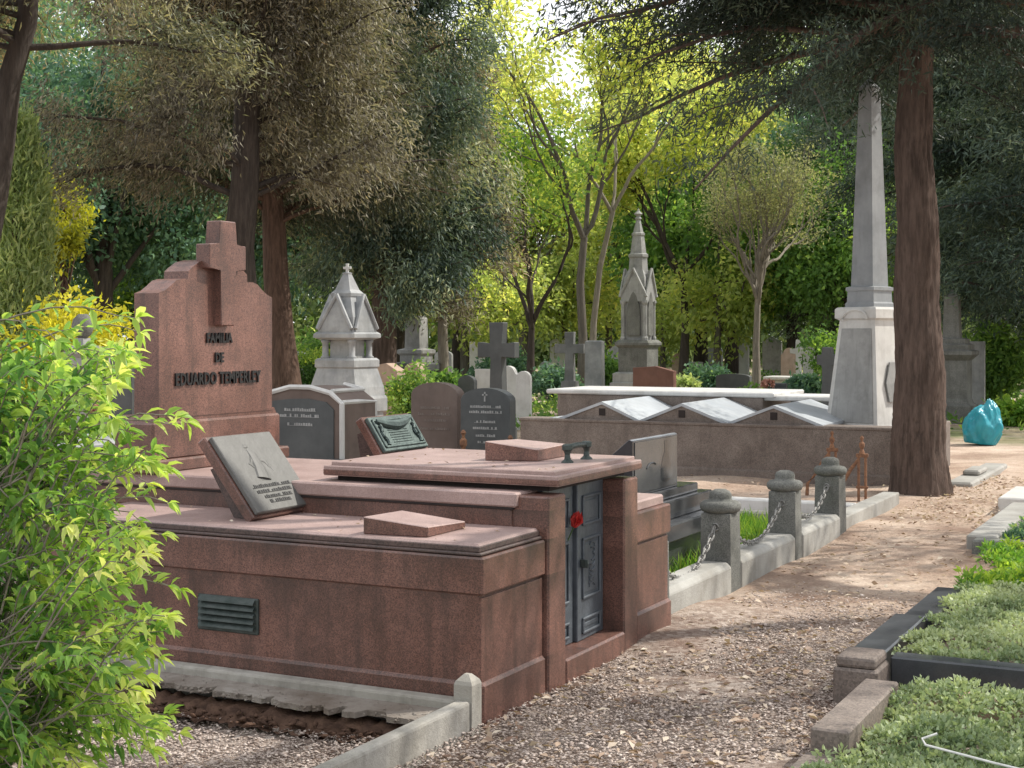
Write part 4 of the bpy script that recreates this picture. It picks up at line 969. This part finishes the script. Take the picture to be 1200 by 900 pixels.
def broadleaf(label, loc, trunk, r0, L0, depth, lf, bk, seed, nst=3, L=.15, W=.08, per=26, spread=.28, spreadang=.6, name='leafy_tree', group=None, tmean=.55, up=.05, kids_=(2, 3), cat='tree', ang=(.35, .75), leafy=1.0, shrink=(.6, .85)):
    rng = np.random.default_rng(seed); t = thing(name, label, cat, loc, 0, group)
    T = np.array(trunk, float); paths = []
    m = len(T); rad = np.linspace(r0, r0 * .7, m); rad[0] *= 1.35; paths.append((T, rad)); tips = []
    for i in range(nst):
        az = 6.283 * i / nst + rng.uniform(-.4, .4); d = (math.cos(az) * spreadang, math.sin(az) * spreadang, 1.)
        grow(rng, T[-1] - np.array([0, 0, .05 * i]), d, L0 * rng.uniform(.8, 1.15), r0 * .55, depth, paths, tips, ang, up=up, kids_=kids_, shrink=shrink)
    trunk_obj(paths, bk, t, 8)
    keep = [x for x in tips if rng.random() < leafy]
    CP = np.array([x[0] for x in keep]); CD = nrm(np.array([x[1] for x in keep]))
    V, F, Tn = clumps(rng, CP, CD, per, (spread, spread, spread * .7), L, W, rng.normal(tmean, .16, len(CP)), .12, .25, .4)
    np_mesh('crown', V, F, Tn, lf, t); return t
def lobed(rng, Rx, Rz, zc, nl, nclump, per, L, W, lobe=.42, tmean=.45, spread=.3, flat=1.):
    """a crown as uneven lobes of leaf clumps with gaps between them"""
    c = nrm(rng.normal(size=(nl, 3))) * rng.uniform(.35, .8, (nl, 1)) * np.array([Rx, Rx, Rz]); c[:, 2] += zc
    lr = rng.uniform(.6, 1.2, nl) * lobe * Rx
    k = rng.integers(0, nl, nclump); d = nrm(rng.normal(size=(nclump, 3))); 
    P = c[k] + d * lr[k][:, None] * rng.uniform(.65, 1.05, (nclump, 1)) * np.array([1, 1, flat])
    tint = tmean + (d[:, 2] * .08) + rng.normal(scale=.10, size=nl)[k] + rng.normal(scale=.08, size=nclump)
    return clumps(rng, P, d, per, spread, L, W, tint, .10, .2, .5), c
def mass_tree(label, loc, H, Rx, lf, bk, seed, r0=.25, zlow=.25, nl=16, ncl=520, per=26, L=.3, W=.16, tmean=.45, group=None, name='background_tree', rz=0, lobe=.42, spread=.3):
    rng = np.random.default_rng(seed); t = thing(name, label, 'tree', loc, rz, group)
    Rz = H * (1 - zlow) / 2
    (V, F, T), c = lobed(rng, Rx, Rz * .85, H * zlow + Rz, nl, ncl, per, L, W, lobe, tmean, spread)
    np_mesh('crown', V, F, T, lf, t)
    paths = [(np.array([[0, 0, -.3], [.05, 0, H * .15], [0, .1, H * .45], [0, .05, H * .8]]), np.array([r0 * 1.3, r0, r0 * .75, r0 * .25]))]
    for q in c[:9]:
        s = H * rng.uniform(.2, .5); p0 = np.array([0, 0, s]); paths.append((np.stack([p0, p0 * .5 + q * .5 + rng.normal(scale=.2, size=3), q]), np.array([r0 * .4, r0 * .25, .03])))
    trunk_obj(paths, bk, t, 8); return t
def shrub(label, loc, w_, h_, lf, seed, n=160, per=22, L=.08, W=.04, tmean=.5, z0=.0, name='shrub', cat='shrub', group=None, stems=5):
    rng = np.random.default_rng(seed); t = thing(name, label, cat, loc, 0, group)
    (V, F, T), c = lobed(rng, w_ / 2 * .8, h_ / 2 * .7, z0 + h_ / 2, 9, n, per, L, W, .55, tmean, .07 * max(w_, h_), min(1., h_ / w_))
    np_mesh('foliage', V, F, T, lf, t)
    paths = [(np.stack([np.array([rng.normal(scale=.06), rng.normal(scale=.06), -.1]), q * .5, q]), np.array([.025, .018, .008])) for q in c[:stems]]
    V, F = np_tubes(paths, 6); np_mesh('stem', V, F, None, M['bark_dark'], t, True); return t

# --- the big trees that frame the picture
NT = at(1080, 14.8)
conifer('big red brown conifer standing at the path edge, right of the obelisk', NT, 9.5, .268, (-.10, .0), 4.7, 3.5, 84, M['lf_dark'], M['bark_red'], 41, L=.085, W=.017, per=110, ncl=14, prof=.35, rise=.0, spread=(.15, .15, .09), bare=.15, azbias=(3.7, .38), tmean=.40, fine=True)
conifer('tall browning cypress with dark straight trunk behind the granite headstone', at(277, 25.0), 14.5, .33, (.5, .2), 3.6, 3.7, 84, M['lf_brown'], M['bark_dark'], 42, L=.12, W=.025, per=100, ncl=13, prof=.3, rise=.55, spread=(.14, .14, .24), bare=.2, tmean=.47, drop=.75)
conifer('dark leaning cypress trunk just right of the granite headstone', at(338, 27.5), 13.0, .30, (-1.6, .6), 3.6, 3.2, 50, M['lf_cypress'], M['bark'], 43, L=.13, W=.027, per=72, prof=.35, rise=.5, spread=(.15, .15, .24), tmean=.42, drop=.75)
conifer('blue green cypress with red brown trunk left of centre', at(447, 31.0), 16.5, .30, (.3, .0), 2.3, 2.6, 96, M['lf_blue'], M['bark_red'], 44, L=.15, W=.036, per=66, ncl=13, prof=.25, rise=.6, spread=(.16, .16, .26), bare=.12, tmean=.42, drop=.75)
conifer('browning low-boughed cypress in front of the blue green one', at(520, 33.0), 8.5, .14, (-.2, .1), 2.3, 1.7, 34, M['lf_brown'], M['bark_pale'], 45, L=.14, W=.03, per=60, prof=.3, rise=.0, spread=(.22, .22, .2), tmean=.5)
conifer('dark leaning trunk at the left edge of the picture', at(-66, 18.0), 9.0, .26, (1.9, .3), 5.0, 3.0, 30, M['lf_cypress'], M['bark_dark'], 46, L=.10, W=.022, per=80, prof=.5, rise=.15, spread=(.2, .2, .15), tmean=.42)

# --- light deciduous trees in the middle
e0 = at(683, 38.0)
broadleaf('slender yellow green tree forking high, centre of the picture', e0, [(0, 0, -.2), (.0, 0, 1.6), (-.08, 0, 3.0), (.02, .05, 4.2)], .14, 2.4, 4, M['lf_yellow'], M['bark_grey'], 51, nst=3, L=.17, W=.08, per=15, spread=.26, spreadang=.55, up=.05, leafy=.6, tmean=.66)
broadleaf('pale leaning stem behind the central yellow green tree', at(692, 42.0), [(0, 0, -.2), (.1, 0, 2.0), (.3, 0, 3.6), (.7, 0, 5.2)], .11, 2.2, 3, M['lf_yellow'], M['bark_pale'], 52, nst=3, L=.18, W=.09, per=16, spread=.3, tmean=.6)
broadleaf('low forked yellow green tree left of the central one', at(622, 41.0), [(0, 0, -.2), (0, 0, 1.0), (.03, 0, 1.9)], .13, 2.1, 4, M['lf_green'], M['bark_dark'], 53, nst=4, L=.17, W=.08, per=12, spread=.28, spreadang=.5, up=.08, leafy=.8, tmean=.75)
broadleaf('sunny yellow tree behind the Gothic monument', at(800, 47.0), [(0, 0, -.2), (.1, 0, 2.0), (.0, 0, 3.6)], .15, 2.4, 4, M['lf_yellow'], M['bark_dark'], 54, nst=4, L=.2, W=.1, per=15, spread=.34, spreadang=.8, tmean=.66)
broadleaf('bare twiggy grey tree with few leaves, left of the obelisk', at(887, 35.0), [(0, 0, -.2), (-.02, 0, 1.4), (.03, 0, 2.7)], .10, 1.1, 5, M['lf_twig'], M['bark_pale'], 155, nst=8, L=.08, W=.03, per=3, spread=.2, spreadang=.6, up=.07, kids_=(2, 3), ang=(.2, .5), tmean=.5, shrink=(.68, .88))
broadleaf('tall yellow green tree far behind the central one', at(612, 56.0), [(0, 0, -.2), (.1, 0, 3.0), (.0, 0, 3.0)], .18, 2.0, 4, M['lf_yellow'], M['bark_grey'], 56, nst=4, L=.26, W=.13, per=18, spread=.45, spreadang=.55, tmean=.62)
broadleaf('tall bright tree filling the gap above the Gothic monument', at(740, 60.0), [(0, 0, -.2), (.1, 0, 3.0), (.0, 0, 3.6)], .18, 2.1, 4, M['lf_yellow'], M['bark_grey'], 57, nst=4, L=.26, W=.13, per=16, spread=.45, spreadang=.6, tmean=.58)

# sunlit understorey between and behind the monuments
us = mass_tree('sunlit yellow green understorey tree among the far graves', at(590, 50.0), 6.4, 2.0, M['lf_yellow'], M['bark_grey'], 58, .12, .05, 14, 200, 24, .2, .1, .55, 'sunlit understorey trees', spread=.26)
for px, Y, s_ in ((662, 56, 1.15), (778, 50, .8), (842, 47, 1.05), (545, 57, 1.25), (715, 62, 1.3)): dup(us, 'sunlit yellow green understorey tree among the far graves', at(px, Y), px * .4, s_)
# --- left-hand accents
t = thing('columnar_juniper', 'pale green columnar juniper at the left edge behind the leaning trunk', 'tree', at(18, 23.0))
rng = np.random.default_rng(61); k = 900
z = rng.uniform(.2, 5.0, k); rad = .52 * np.minimum(1, (5.2 - z) / 1.6) ** .7 * rng.uniform(.5, 1.05, k); az = rng.uniform(0, 6.283, k)
P = np.stack([rad * np.cos(az), rad * np.sin(az), z], -1); D = nrm(np.stack([np.cos(az) * .3, np.sin(az) * .3, np.ones(k)], -1))
V, F, T = clumps(rng, P, D, 18, (.09, .09, .14), .16, .035, rng.normal(.5, .16, k), .1, -.4, .9); np_mesh('crown', V, F, T, M['lf_juniper'], t)
V, F = np_tubes([(np.array([[0, 0, -.2], [0, 0, 2.], [0, 0, 4.6]]), np.array([.12, .09, .02]))], 8); np_mesh('trunk', V, F, None, M['bark'], t, True)
mass_tree('pale gold small tree behind the columnar juniper', at(72, 31.0), 5.2, .75, M['lf_gold'], M['bark'], 62, .08, .45, 8, 150, 24, .13, .06, .25, name='small_tree', spread=.14)
shrub('bright yellow sunlit shrub left of the granite headstone', at(72, 18.0), 1.75, 2.0, M['lf_gold'], 63, 260, 24, .09, .045, .55, .25)
shrub('yellow green young shrub against the granite headstone', at(128, 17.2), .62, 1.7, M['lf_yellow'], 64, 90, 22, .10, .035, .7, .2)
shrub('leafy green rose bush right of the canopy monument', at(482, 23.5), 1.0, 1.25, M['lf_green'], 65, 150, 22, .08, .04, .55, .0)
shrub('broad green laurel bush at the right behind the bag', at(1166, 30.0), 1.5, 2.1, M['lf_green'], 66, 200, 22, .14, .06, .5, .1)
t = thing('clipped_hedge', 'dark clipped hedge with bright top beside the canopy monument', 'hedge', at(352, 30.0)); rng = np.random.default_rng(67)
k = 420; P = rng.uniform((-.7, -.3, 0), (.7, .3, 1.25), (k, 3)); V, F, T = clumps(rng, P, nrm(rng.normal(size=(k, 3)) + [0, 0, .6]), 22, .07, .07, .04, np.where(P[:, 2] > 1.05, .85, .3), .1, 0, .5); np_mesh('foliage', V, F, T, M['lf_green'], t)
sh = [(520, 30, 1.0, .9, 'lf_green', 'low green shrub behind the rose bush'), (648, 37, 1.6, .8, 'lf_deep', 'dark ivy mound before the weathered cross'), (835, 40, 1.4, .8, 'lf_deep', 'dark low shrub right of the red brown headstone'),
      (805, 38, .9, .6, 'lf_juniper', 'pale green spiky plant right of the red brown headstone'), (940, 33, .9, .8, 'lf_deep', 'dark shrub before the table tomb'), (985, 40, 2.2, 1.9, 'lf_green', 'grey green bush behind the tall obelisk'),
      (590, 44, 2.0, 1.3, 'lf_deep', 'dark bush far behind the dark cross'), (710, 44, 1.6, 1.1, 'lf_green', 'green bush between pillar and Gothic monument'), (1080, 34, 1.6, 1.2, 'lf_deep', 'dark bush behind the big trunk'), (875, 31, .7, .5, 'lf_green', 'small rounded bush before the bare grey tree'),
      (230, 36, 2.2, 2.2, 'lf_twig', 'dry olive bush behind the granite headstone'), (380, 40, 2.6, 2.0, 'lf_green', 'green bush behind the canopy monument'), (1195, 26, 1.0, .5, 'lf_grass', 'low bright plants at the right edge')]
for i, (px, Y, w_, h_, lf, lb) in enumerate(sh): shrub(lb, at(px, Y), w_, h_, M[lf], 70 + i, int(70 + 50 * w_), 20, .06 + Y * .0022, .03 + Y * .0011, .5, .0)

# --- trees closing the far side
bt = mass_tree('dense deep green tree closing the far side of the cemetery', at(120, 46.0), 13, 4.2, M['lf_deep'], M['bark_dark'], 81, .3, .10, 18, 700, 46, .23, .115, .5, 'deep green trees behind the graves')
for px, Y, s in ((215, 52, 1.05), (20, 50, 1.1), (-60, 42, 1.), (330, 55, 1.15), (540, 60, 1.1), (860, 56, 1.0), (985, 50, 1.0), (1060, 58, 1.2), (1230, 46, 1.0)):
    dup(bt, 'dense deep green tree closing the far side of the cemetery', at(px, Y), px * .37, s)
bg_ = mass_tree('mid green broad tree among the far trees', at(820, 52.0), 9, 3.2, M['lf_green'], M['bark_dark'], 82, .25, .16, 16, 560, 42, .22, .11, .55, 'mid green trees behind the graves')
for px, Y, s in ((930, 47, .9), (470, 64, 1.1), (160, 60, 1.), (1010, 44, .85)):
    dup(bg_, 'mid green broad tree among the far trees', at(px, Y), px * .61, s)
dc = conifer('dark bluish conifer beyond the big trunk at right', at(1165, 31.0), 13.0, .3, (0, 0), 2.0, 3.8, 80, M['lf_blue'], M['bark_dark'], 83, L=.15, W=.034, per=64, ncl=13, prof=.35, rise=.0, spread=(.23, .23, .17), bare=.1, tmean=.36, group='dark conifers on the right')
dup(dc, 'dark bluish conifer filling the right edge of the picture', at(1290, 27.0), 1.9, 1.0)
dup(dc, 'dark bluish conifer behind the tall obelisk', at(1030, 47.0), 3.9, 1.0)
# distant wood
rng = np.random.default_rng(90); n = 7000
px = rng.uniform(-350, 1500, n); Yd = rng.uniform(74, 92, n)
top = 21 + 4 * np.sin(px / 90.) + 3 * np.sin(px / 37. + 1) - 16.5 * np.exp(-((px - 655) / 125.) ** 2)
z = top * rng.random(n) ** 1.25
P = np.array([(*at(a, b), c) for a, b, c in zip(px, Yd, z)])
V, F, T = clumps(rng, P, nrm(rng.normal(size=(n, 3))), 34, .95, .46, .24, rng.normal(.45, .2, n), .12, .1, .3)
kind(np_mesh('distant_wood', V, F, T, M['lf_far']), 'stuff')

# --- trees beside the path to the right, whose crowns shade the tomb
broadleaf('open crowned tree standing over the right-hand graves outside the picture', (4.3, 6.4), [(0, 0, -.2), (.1, 0, 2.0), (-.1, -.1, 4.3)], .22, 2.3, 4, M['lf_green'], M['bark'], 95, nst=5, L=.14, W=.07, per=14, spread=.24, spreadang=1.0, up=.0, name='shade_tree', tmean=.5, leafy=.42)
conifer('dark conifer standing over the near right-hand graves outside the picture', (7.6, 3.2), 11, .25, (0, 0), 4.6, 3.4, 24, M['lf_dark'], M['bark_red'], 96, L=.16, W=.055, per=26, ncl=10, prof=.5, spread=(.26, .26, .18), name='shade_tree')

# ------------------------------------------------------------------ low growth
def blades(name, P, L, W, mat, seed, lean=.35, tint=(.5, .2), up=1.):
    rng = np.random.default_rng(seed); n = len(P)
    A = rng.normal(scale=lean, size=(n, 3)); A[:, 2] = up
    ln = rng.uniform(*L, n); V, F, T = leaves(rng, P, A, ln, W * rng.uniform(.7, 1.3, n), rng.normal(*tint, n), 0.)
    return kind(np_mesh(name, V, F, T, mat), 'stuff')
def bumps(x, y, s=1.): return .5 + .25 * np.sin(x * 9.1 * s + 1.3 * np.sin(y * 5.)) + .25 * np.sin(y * 8.3 * s + 1.7 * np.sin(x * 6.))
def rosettes(name, region, n, per, rad, L, W, mat, seed, tmean=.5):
    rng = np.random.default_rng(seed); P = region(rng, n); n = len(P)
    d = nrm(rng.normal(size=(n * per, 3)) + np.array([0, 0, .7])); d[:, 2] = np.abs(d[:, 2])
    PP = np.repeat(P, per, 0) + d * rad * rng.uniform(.3, 1, (n * per, 1)); A = d + rng.normal(scale=.5, size=d.shape)
    ln = rng.uniform(L[0], L[1], n * per)
    V, F, T = leaves(rng, PP, A, ln, ln * W, np.repeat(rng.normal(tmean, .15, n) + (bumps(P[:, 0], P[:, 1], .55) - .5) * .55, per) + rng.normal(scale=.1, size=n * per) + (d[:, 2] - .5) * .25, .4)
    return kind(np_mesh(name, V, F, T, mat), 'stuff')
def reg_a(rng, n):
    x = rng.uniform(1.46, 3.1, n); y = rng.uniform(-2.0, 1.0, n)
    keep = (x > 1.52 + .05 * np.sin(y * 17)) | (y < -.05)
    return np.stack([x, y, .03 + (.10 * bumps(x, y, 1.2) + .09 * np.exp(-((x - 1.72) ** 2 + (y - .86) ** 2) / .035)) * rng.uniform(.5, 1, n)], -1)[keep]
rosettes('succulent_groundcover', reg_a, 4600, 16, .035, (.016, .034), .55, M['lf_sedum'], 101, .5)
def reg_b(rng, n):
    x = rng.uniform(1.37, 3.6, n); y = rng.uniform(1.39, 3.42, n); k = (x > 1.40 + .04 * np.sin(y * 13))
    return np.stack([x, y, .13 + .05 * bumps(x, y, 1.4) * rng.uniform(.5, 1, n)], -1)[k]
rosettes('creeping_groundcover', reg_b, 3200, 15, .034, (.014, .032), .6, M['lf_sedum'], 102, .62)
def reg_c(n, seed):
    r = np.random.default_rng(seed); x = r.uniform(1.3, 3.6, n); y = r.uniform(3.5, 5.6, n); return np.stack([x, y, r.uniform(0, .05, n)], -1)
rosettes('leafy_groundcover', lambda rng, n: reg_c(n, 103) + np.array([0, 0, 1.]) * (bumps(*reg_c(n, 103).T[:2], .8) * .14)[:, None], 1500, 16, .05, (.025, .06), .4, M['lf_grass'], 103, .55)
def reg_d(rng, n):
    x = rng.uniform(-2.8, -.33, n); y = rng.uniform(2.35, 6.42, n); k = ~((x < -.53) & (y > 2.7) & (y < 4.93)); return np.stack([x, y, rng.uniform(0, .03, n)], -1)[k]
rg2 = np.random.default_rng(104)
blades('grass', reg_d(rg2, 15000), (.08, .22), .012, M['lf_grass'], 104, .45, (.55, .2))
def reg_e(rng, n):
    x = rng.uniform(1.25, 2.6, n); y = rng.uniform(5.9, 8.2, n); return np.stack([x, y, rng.uniform(0, .12, n)], -1)
rosettes('dark_groundcover', reg_e, 900, 14, .05, (.03, .06), .5, M['lf_deep'], 105, .5)
# greenery and tufts on the ground between the further graves
rng = np.random.default_rng(106); n = 3400; px = rng.uniform(-60, 1260, n); Yd = 24 + 40 * rng.random(n)
P = np.array([(*at(a, b), .03) for a, b in zip(px, Yd)]); msk = bumps(P[:, 0], P[:, 1], .07) > .42; P = P[msk]; n = len(P)
V, F, T = clumps(rng, P, nrm(rng.normal(size=(n, 3)) + [0, 0, 1.5]), 14, (.28, .28, .07), .16, .07, rng.normal(.5, .18, n), .1, -.3, .5)
kind(np_mesh('ground_ivy', V, F, T, M['lf_green']), 'stuff')

# ------------------------------------------------------------------ the leafy bush in the left foreground
def blade8(rng, P, A, L, W, tint, fold=.35):
    """lance leaf with a folded midrib: 8 points, 8 triangles"""
    n = len(P); A = nrm(A); N = rng.normal(scale=.45, size=(n, 3)); N[:, 2] += 1.
    B = nrm(np.cross(A, N)); U = np.cross(B, A); L = L[:, None]; W = W[:, None]
    c1 = P + A * L * .33; c2 = P + A * L * .66 - np.array([0, 0, 1.]) * L * .05; tip = P + A * L - np.array([0, 0, 1.]) * L * .2
    pts = [P, c1, c2, tip, c1 + B * W * .5 + U * W * fold, c2 + B * W * .38 + U * W * fold * .8, c1 - B * W * .5 + U * W * fold, c2 - B * W * .38 + U * W * fold * .8]
    V = np.stack(pts, 1).reshape(-1, 3)
    f = np.array([[0, 1, 4], [4, 1, 2], [4, 2, 5], [5, 2, 3], [1, 0, 6], [1, 6, 2], [2, 6, 7], [2, 7, 3]])
    F = (f[None] + (np.arange(n) * 8)[:, None, None]).reshape(-1, 3)
    return V, F, np.repeat(np.clip(tint, 0, 1), 8)
def near_bush():
    rng = np.random.default_rng(111); BYd = 4.25
    bx0, by0 = at(15, BYd); t = thing('leafy_bush', 'bright green leafy bush with lance leaves in the left foreground', 'shrub', (bx0, by0, 0))
    paths, LP, LA, LT = [], [], [], []
    edge = [(388, 20), (398, 150), (420, 165), (470, 120), (520, 185), (560, 190), (590, 110), (640, 185), (680, 150), (720, 205), (765, 175), (820, 165), (850, 190), (905, 120), (960, 60)]
    ey = [e[0] for e in edge]; ex = [e[1] for e in edge]
    def shoot(p0, p1, sag, n, r, size, tb):
        d = p1 - p0; L = np.linalg.norm(d); u_ = np.linspace(0, 1, 9)[:, None]
        Q = p0 + d * u_ + np.array([0, 0, 1.]) * (np.sin(u_ * 2.4) * sag * L) + rng.normal(scale=.006, size=(9, 3)) * u_
        Q[:, 2] -= (np.sin(2.4) * sag * L) * u_[:, 0]
        paths.append((Q, np.linspace(r, .0014, 9)))
        for s in np.sort(rng.uniform(.18, 1.0, n)):
            i = min(7, int(s * 8)); f = s * 8 - i; q = Q[i] * (1 - f) + Q[i + 1] * f; dd = nrm(Q[i + 1] - Q[i])
            side = rng.normal(size=3); side = nrm(side - dd * side.dot(dd)); a = dd * rng.uniform(.5, 1.) + side * .8; a[2] += rng.uniform(-.25, .3)
            LP.append(q); LA.append(a); LT.append(tb + .22 * (s - .5) + rng.normal(scale=.11))
        for k in range(4):
            a = nrm(Q[-1] - Q[-2]) + rng.normal(scale=.45, size=3); LP.append(Q[-1]); LA.append(a); LT.append(tb + .2 + rng.normal(scale=.08))
    org = np.array(at(-60, BYd) + (0.,))
    stems = []
    for i in range(24):
        py = rng.uniform(380, 930); px = rng.uniform(-170, 60); Y = BYd + rng.normal(scale=.22)
        p1 = np.array((*at(px, Y), zat(py, Y))); p0 = org + np.array([rng.normal(scale=.10), rng.normal(scale=.10), -.05])
        mid = (p0 + p1) / 2 + np.array([0, 0, .12]); Q = np.stack([p0, (p0 + mid) / 2 + [0, 0, .06], mid, (mid + p1) / 2 + [0, 0, .02], p1]); paths.append((Q, np.linspace(.011, .004, 5))); stems.append(Q)
    for i in range(560):
        py = rng.uniform(392, 985); lim = np.interp(py, ey, ex); f = rng.random(); px = -260 + (lim + 260) * (1 - .85 * f ** 1.5); Y = BYd + rng.normal(scale=.24)
        p1 = np.array((*at(px, Y), zat(py, Y))); S = stems[rng.integers(0, 24)]
        dist = [np.linalg.norm(s_[-1] - p1) for s_ in stems]; S = stems[int(np.argsort(dist)[rng.integers(0, 3)])]
        p0 = S[rng.integers(2, 5)] + rng.normal(scale=.02, size=3); d = p1 - p0
        if np.linalg.norm(d) > .42: p0 = p1 - d / np.linalg.norm(d) * .42 - np.array([0, 0, .05])
        tb = np.clip(.44 + .26 * (px / 200) + rng.normal(scale=.15), .05, .85); shoot(p0, p1, .22, rng.integers(16, 26), .003, 1, tb)
    for py, px in ((497, 212), (492, 232), (388, 176), (376, 166), (552, 206), (540, 190), (588, 205), (627, 198), (690, 222), (684, 205), (735, 196), (715, 188), (770, 196), (836, 208), (862, 222), (856, 200), (878, 186), (610, 180)):   # long outer shoots
        Y = BYd + rng.normal(scale=.1); p1 = np.array((*at(px - 10, Y), zat(py, Y))); p0 = np.array((*at(px - 165, Y + rng.normal(scale=.1)), zat(py + rng.uniform(-10, 60), Y)))
        shoot(p0, p1, .18, 17, .0032, 1, .62)
    o = np.array([bx0, by0, 0]); paths = [(P - o, r) for P, r in paths]
    V, F = np_tubes(paths, 5); np_mesh('stem', V, F, None, M['bark_pale'], t, True)
    LP = np.array(LP) - o; n = len(LP); ln = rng.uniform(.028, .066, n)
    V, F, T = blade8(rng, LP, np.array(LA), ln, ln * rng.uniform(.28, .42, n), np.array(LT)); np_mesh('foliage', V, F, T, M['lf_bush'], t)
near_bush()
# ------------------------------------------------------------------ daylight and camera
w = bpy.data.worlds.new('World'); scene.world = w; w.use_nodes = True
nt = w.node_tree; bg = nt.nodes['Background']
sky = nt.nodes.new('ShaderNodeTexSky'); sky.sky_type = 'NISHITA'; sky.sun_disc = False
SUN_EL, SUN_AZ = R(48), math.atan2(.713, .695)
sky.sun_elevation = SUN_EL; sky.sun_rotation = SUN_AZ; sky.air_density = 1.0; sky.dust_density = 2.0; sky.ozone_density = 1.0
# thin bright cloud and haze over the blue
tc = nt.nodes.new('ShaderNodeTexCoord'); cn = noise(nt, tc.outputs['Generated'], 2.2, 7, .6, (1, 1, 2.2))
cl = ramp(nt, cn, [(.30, (.35, .35, .35)), (.62, (.95, .95, .95))])
skyc = mixc(nt, cl, sky.outputs[0], (11.0, 11.1, 11.4))
nt.links.new(skyc, bg.inputs[0]); bg.inputs[1].default_value = .15
sd = bpy.data.lights.new('sun', 'SUN'); sd.energy = 5.0; sd.angle = R(.53); sd.color = (1, .95, .86)
so = bpy.data.objects.new('sun', sd); C.objects.link(so)
dirv = Vector((math.sin(SUN_AZ) * math.cos(SUN_EL), math.cos(SUN_AZ) * math.cos(SUN_EL), math.sin(SUN_EL)))
so.rotation_euler = dirv.to_track_quat('Z', 'Y').to_euler(); so.location = (8, 12, 20)
cd = bpy.data.cameras.new('camera'); co_ = bpy.data.objects.new('camera', cd); C.objects.link(co_)
cd.sensor_width = 36; cd.lens = FPX / 1200 * 36; cd.shift_y = (HOR - 450) / 1200
cd.clip_start = .05; cd.clip_end = 2000
co_.location = CAM; co_.rotation_euler = (R(90), 0, TH)
scene.camera = co_
scene.view_settings.view_transform = 'Standard'; scene.view_settings.look = 'None'; scene.view_settings.exposure = 0
scene.cycles.max_bounces = 6; scene.cycles.transparent_max_bounces = 8
scene.cycles.use_denoising = True
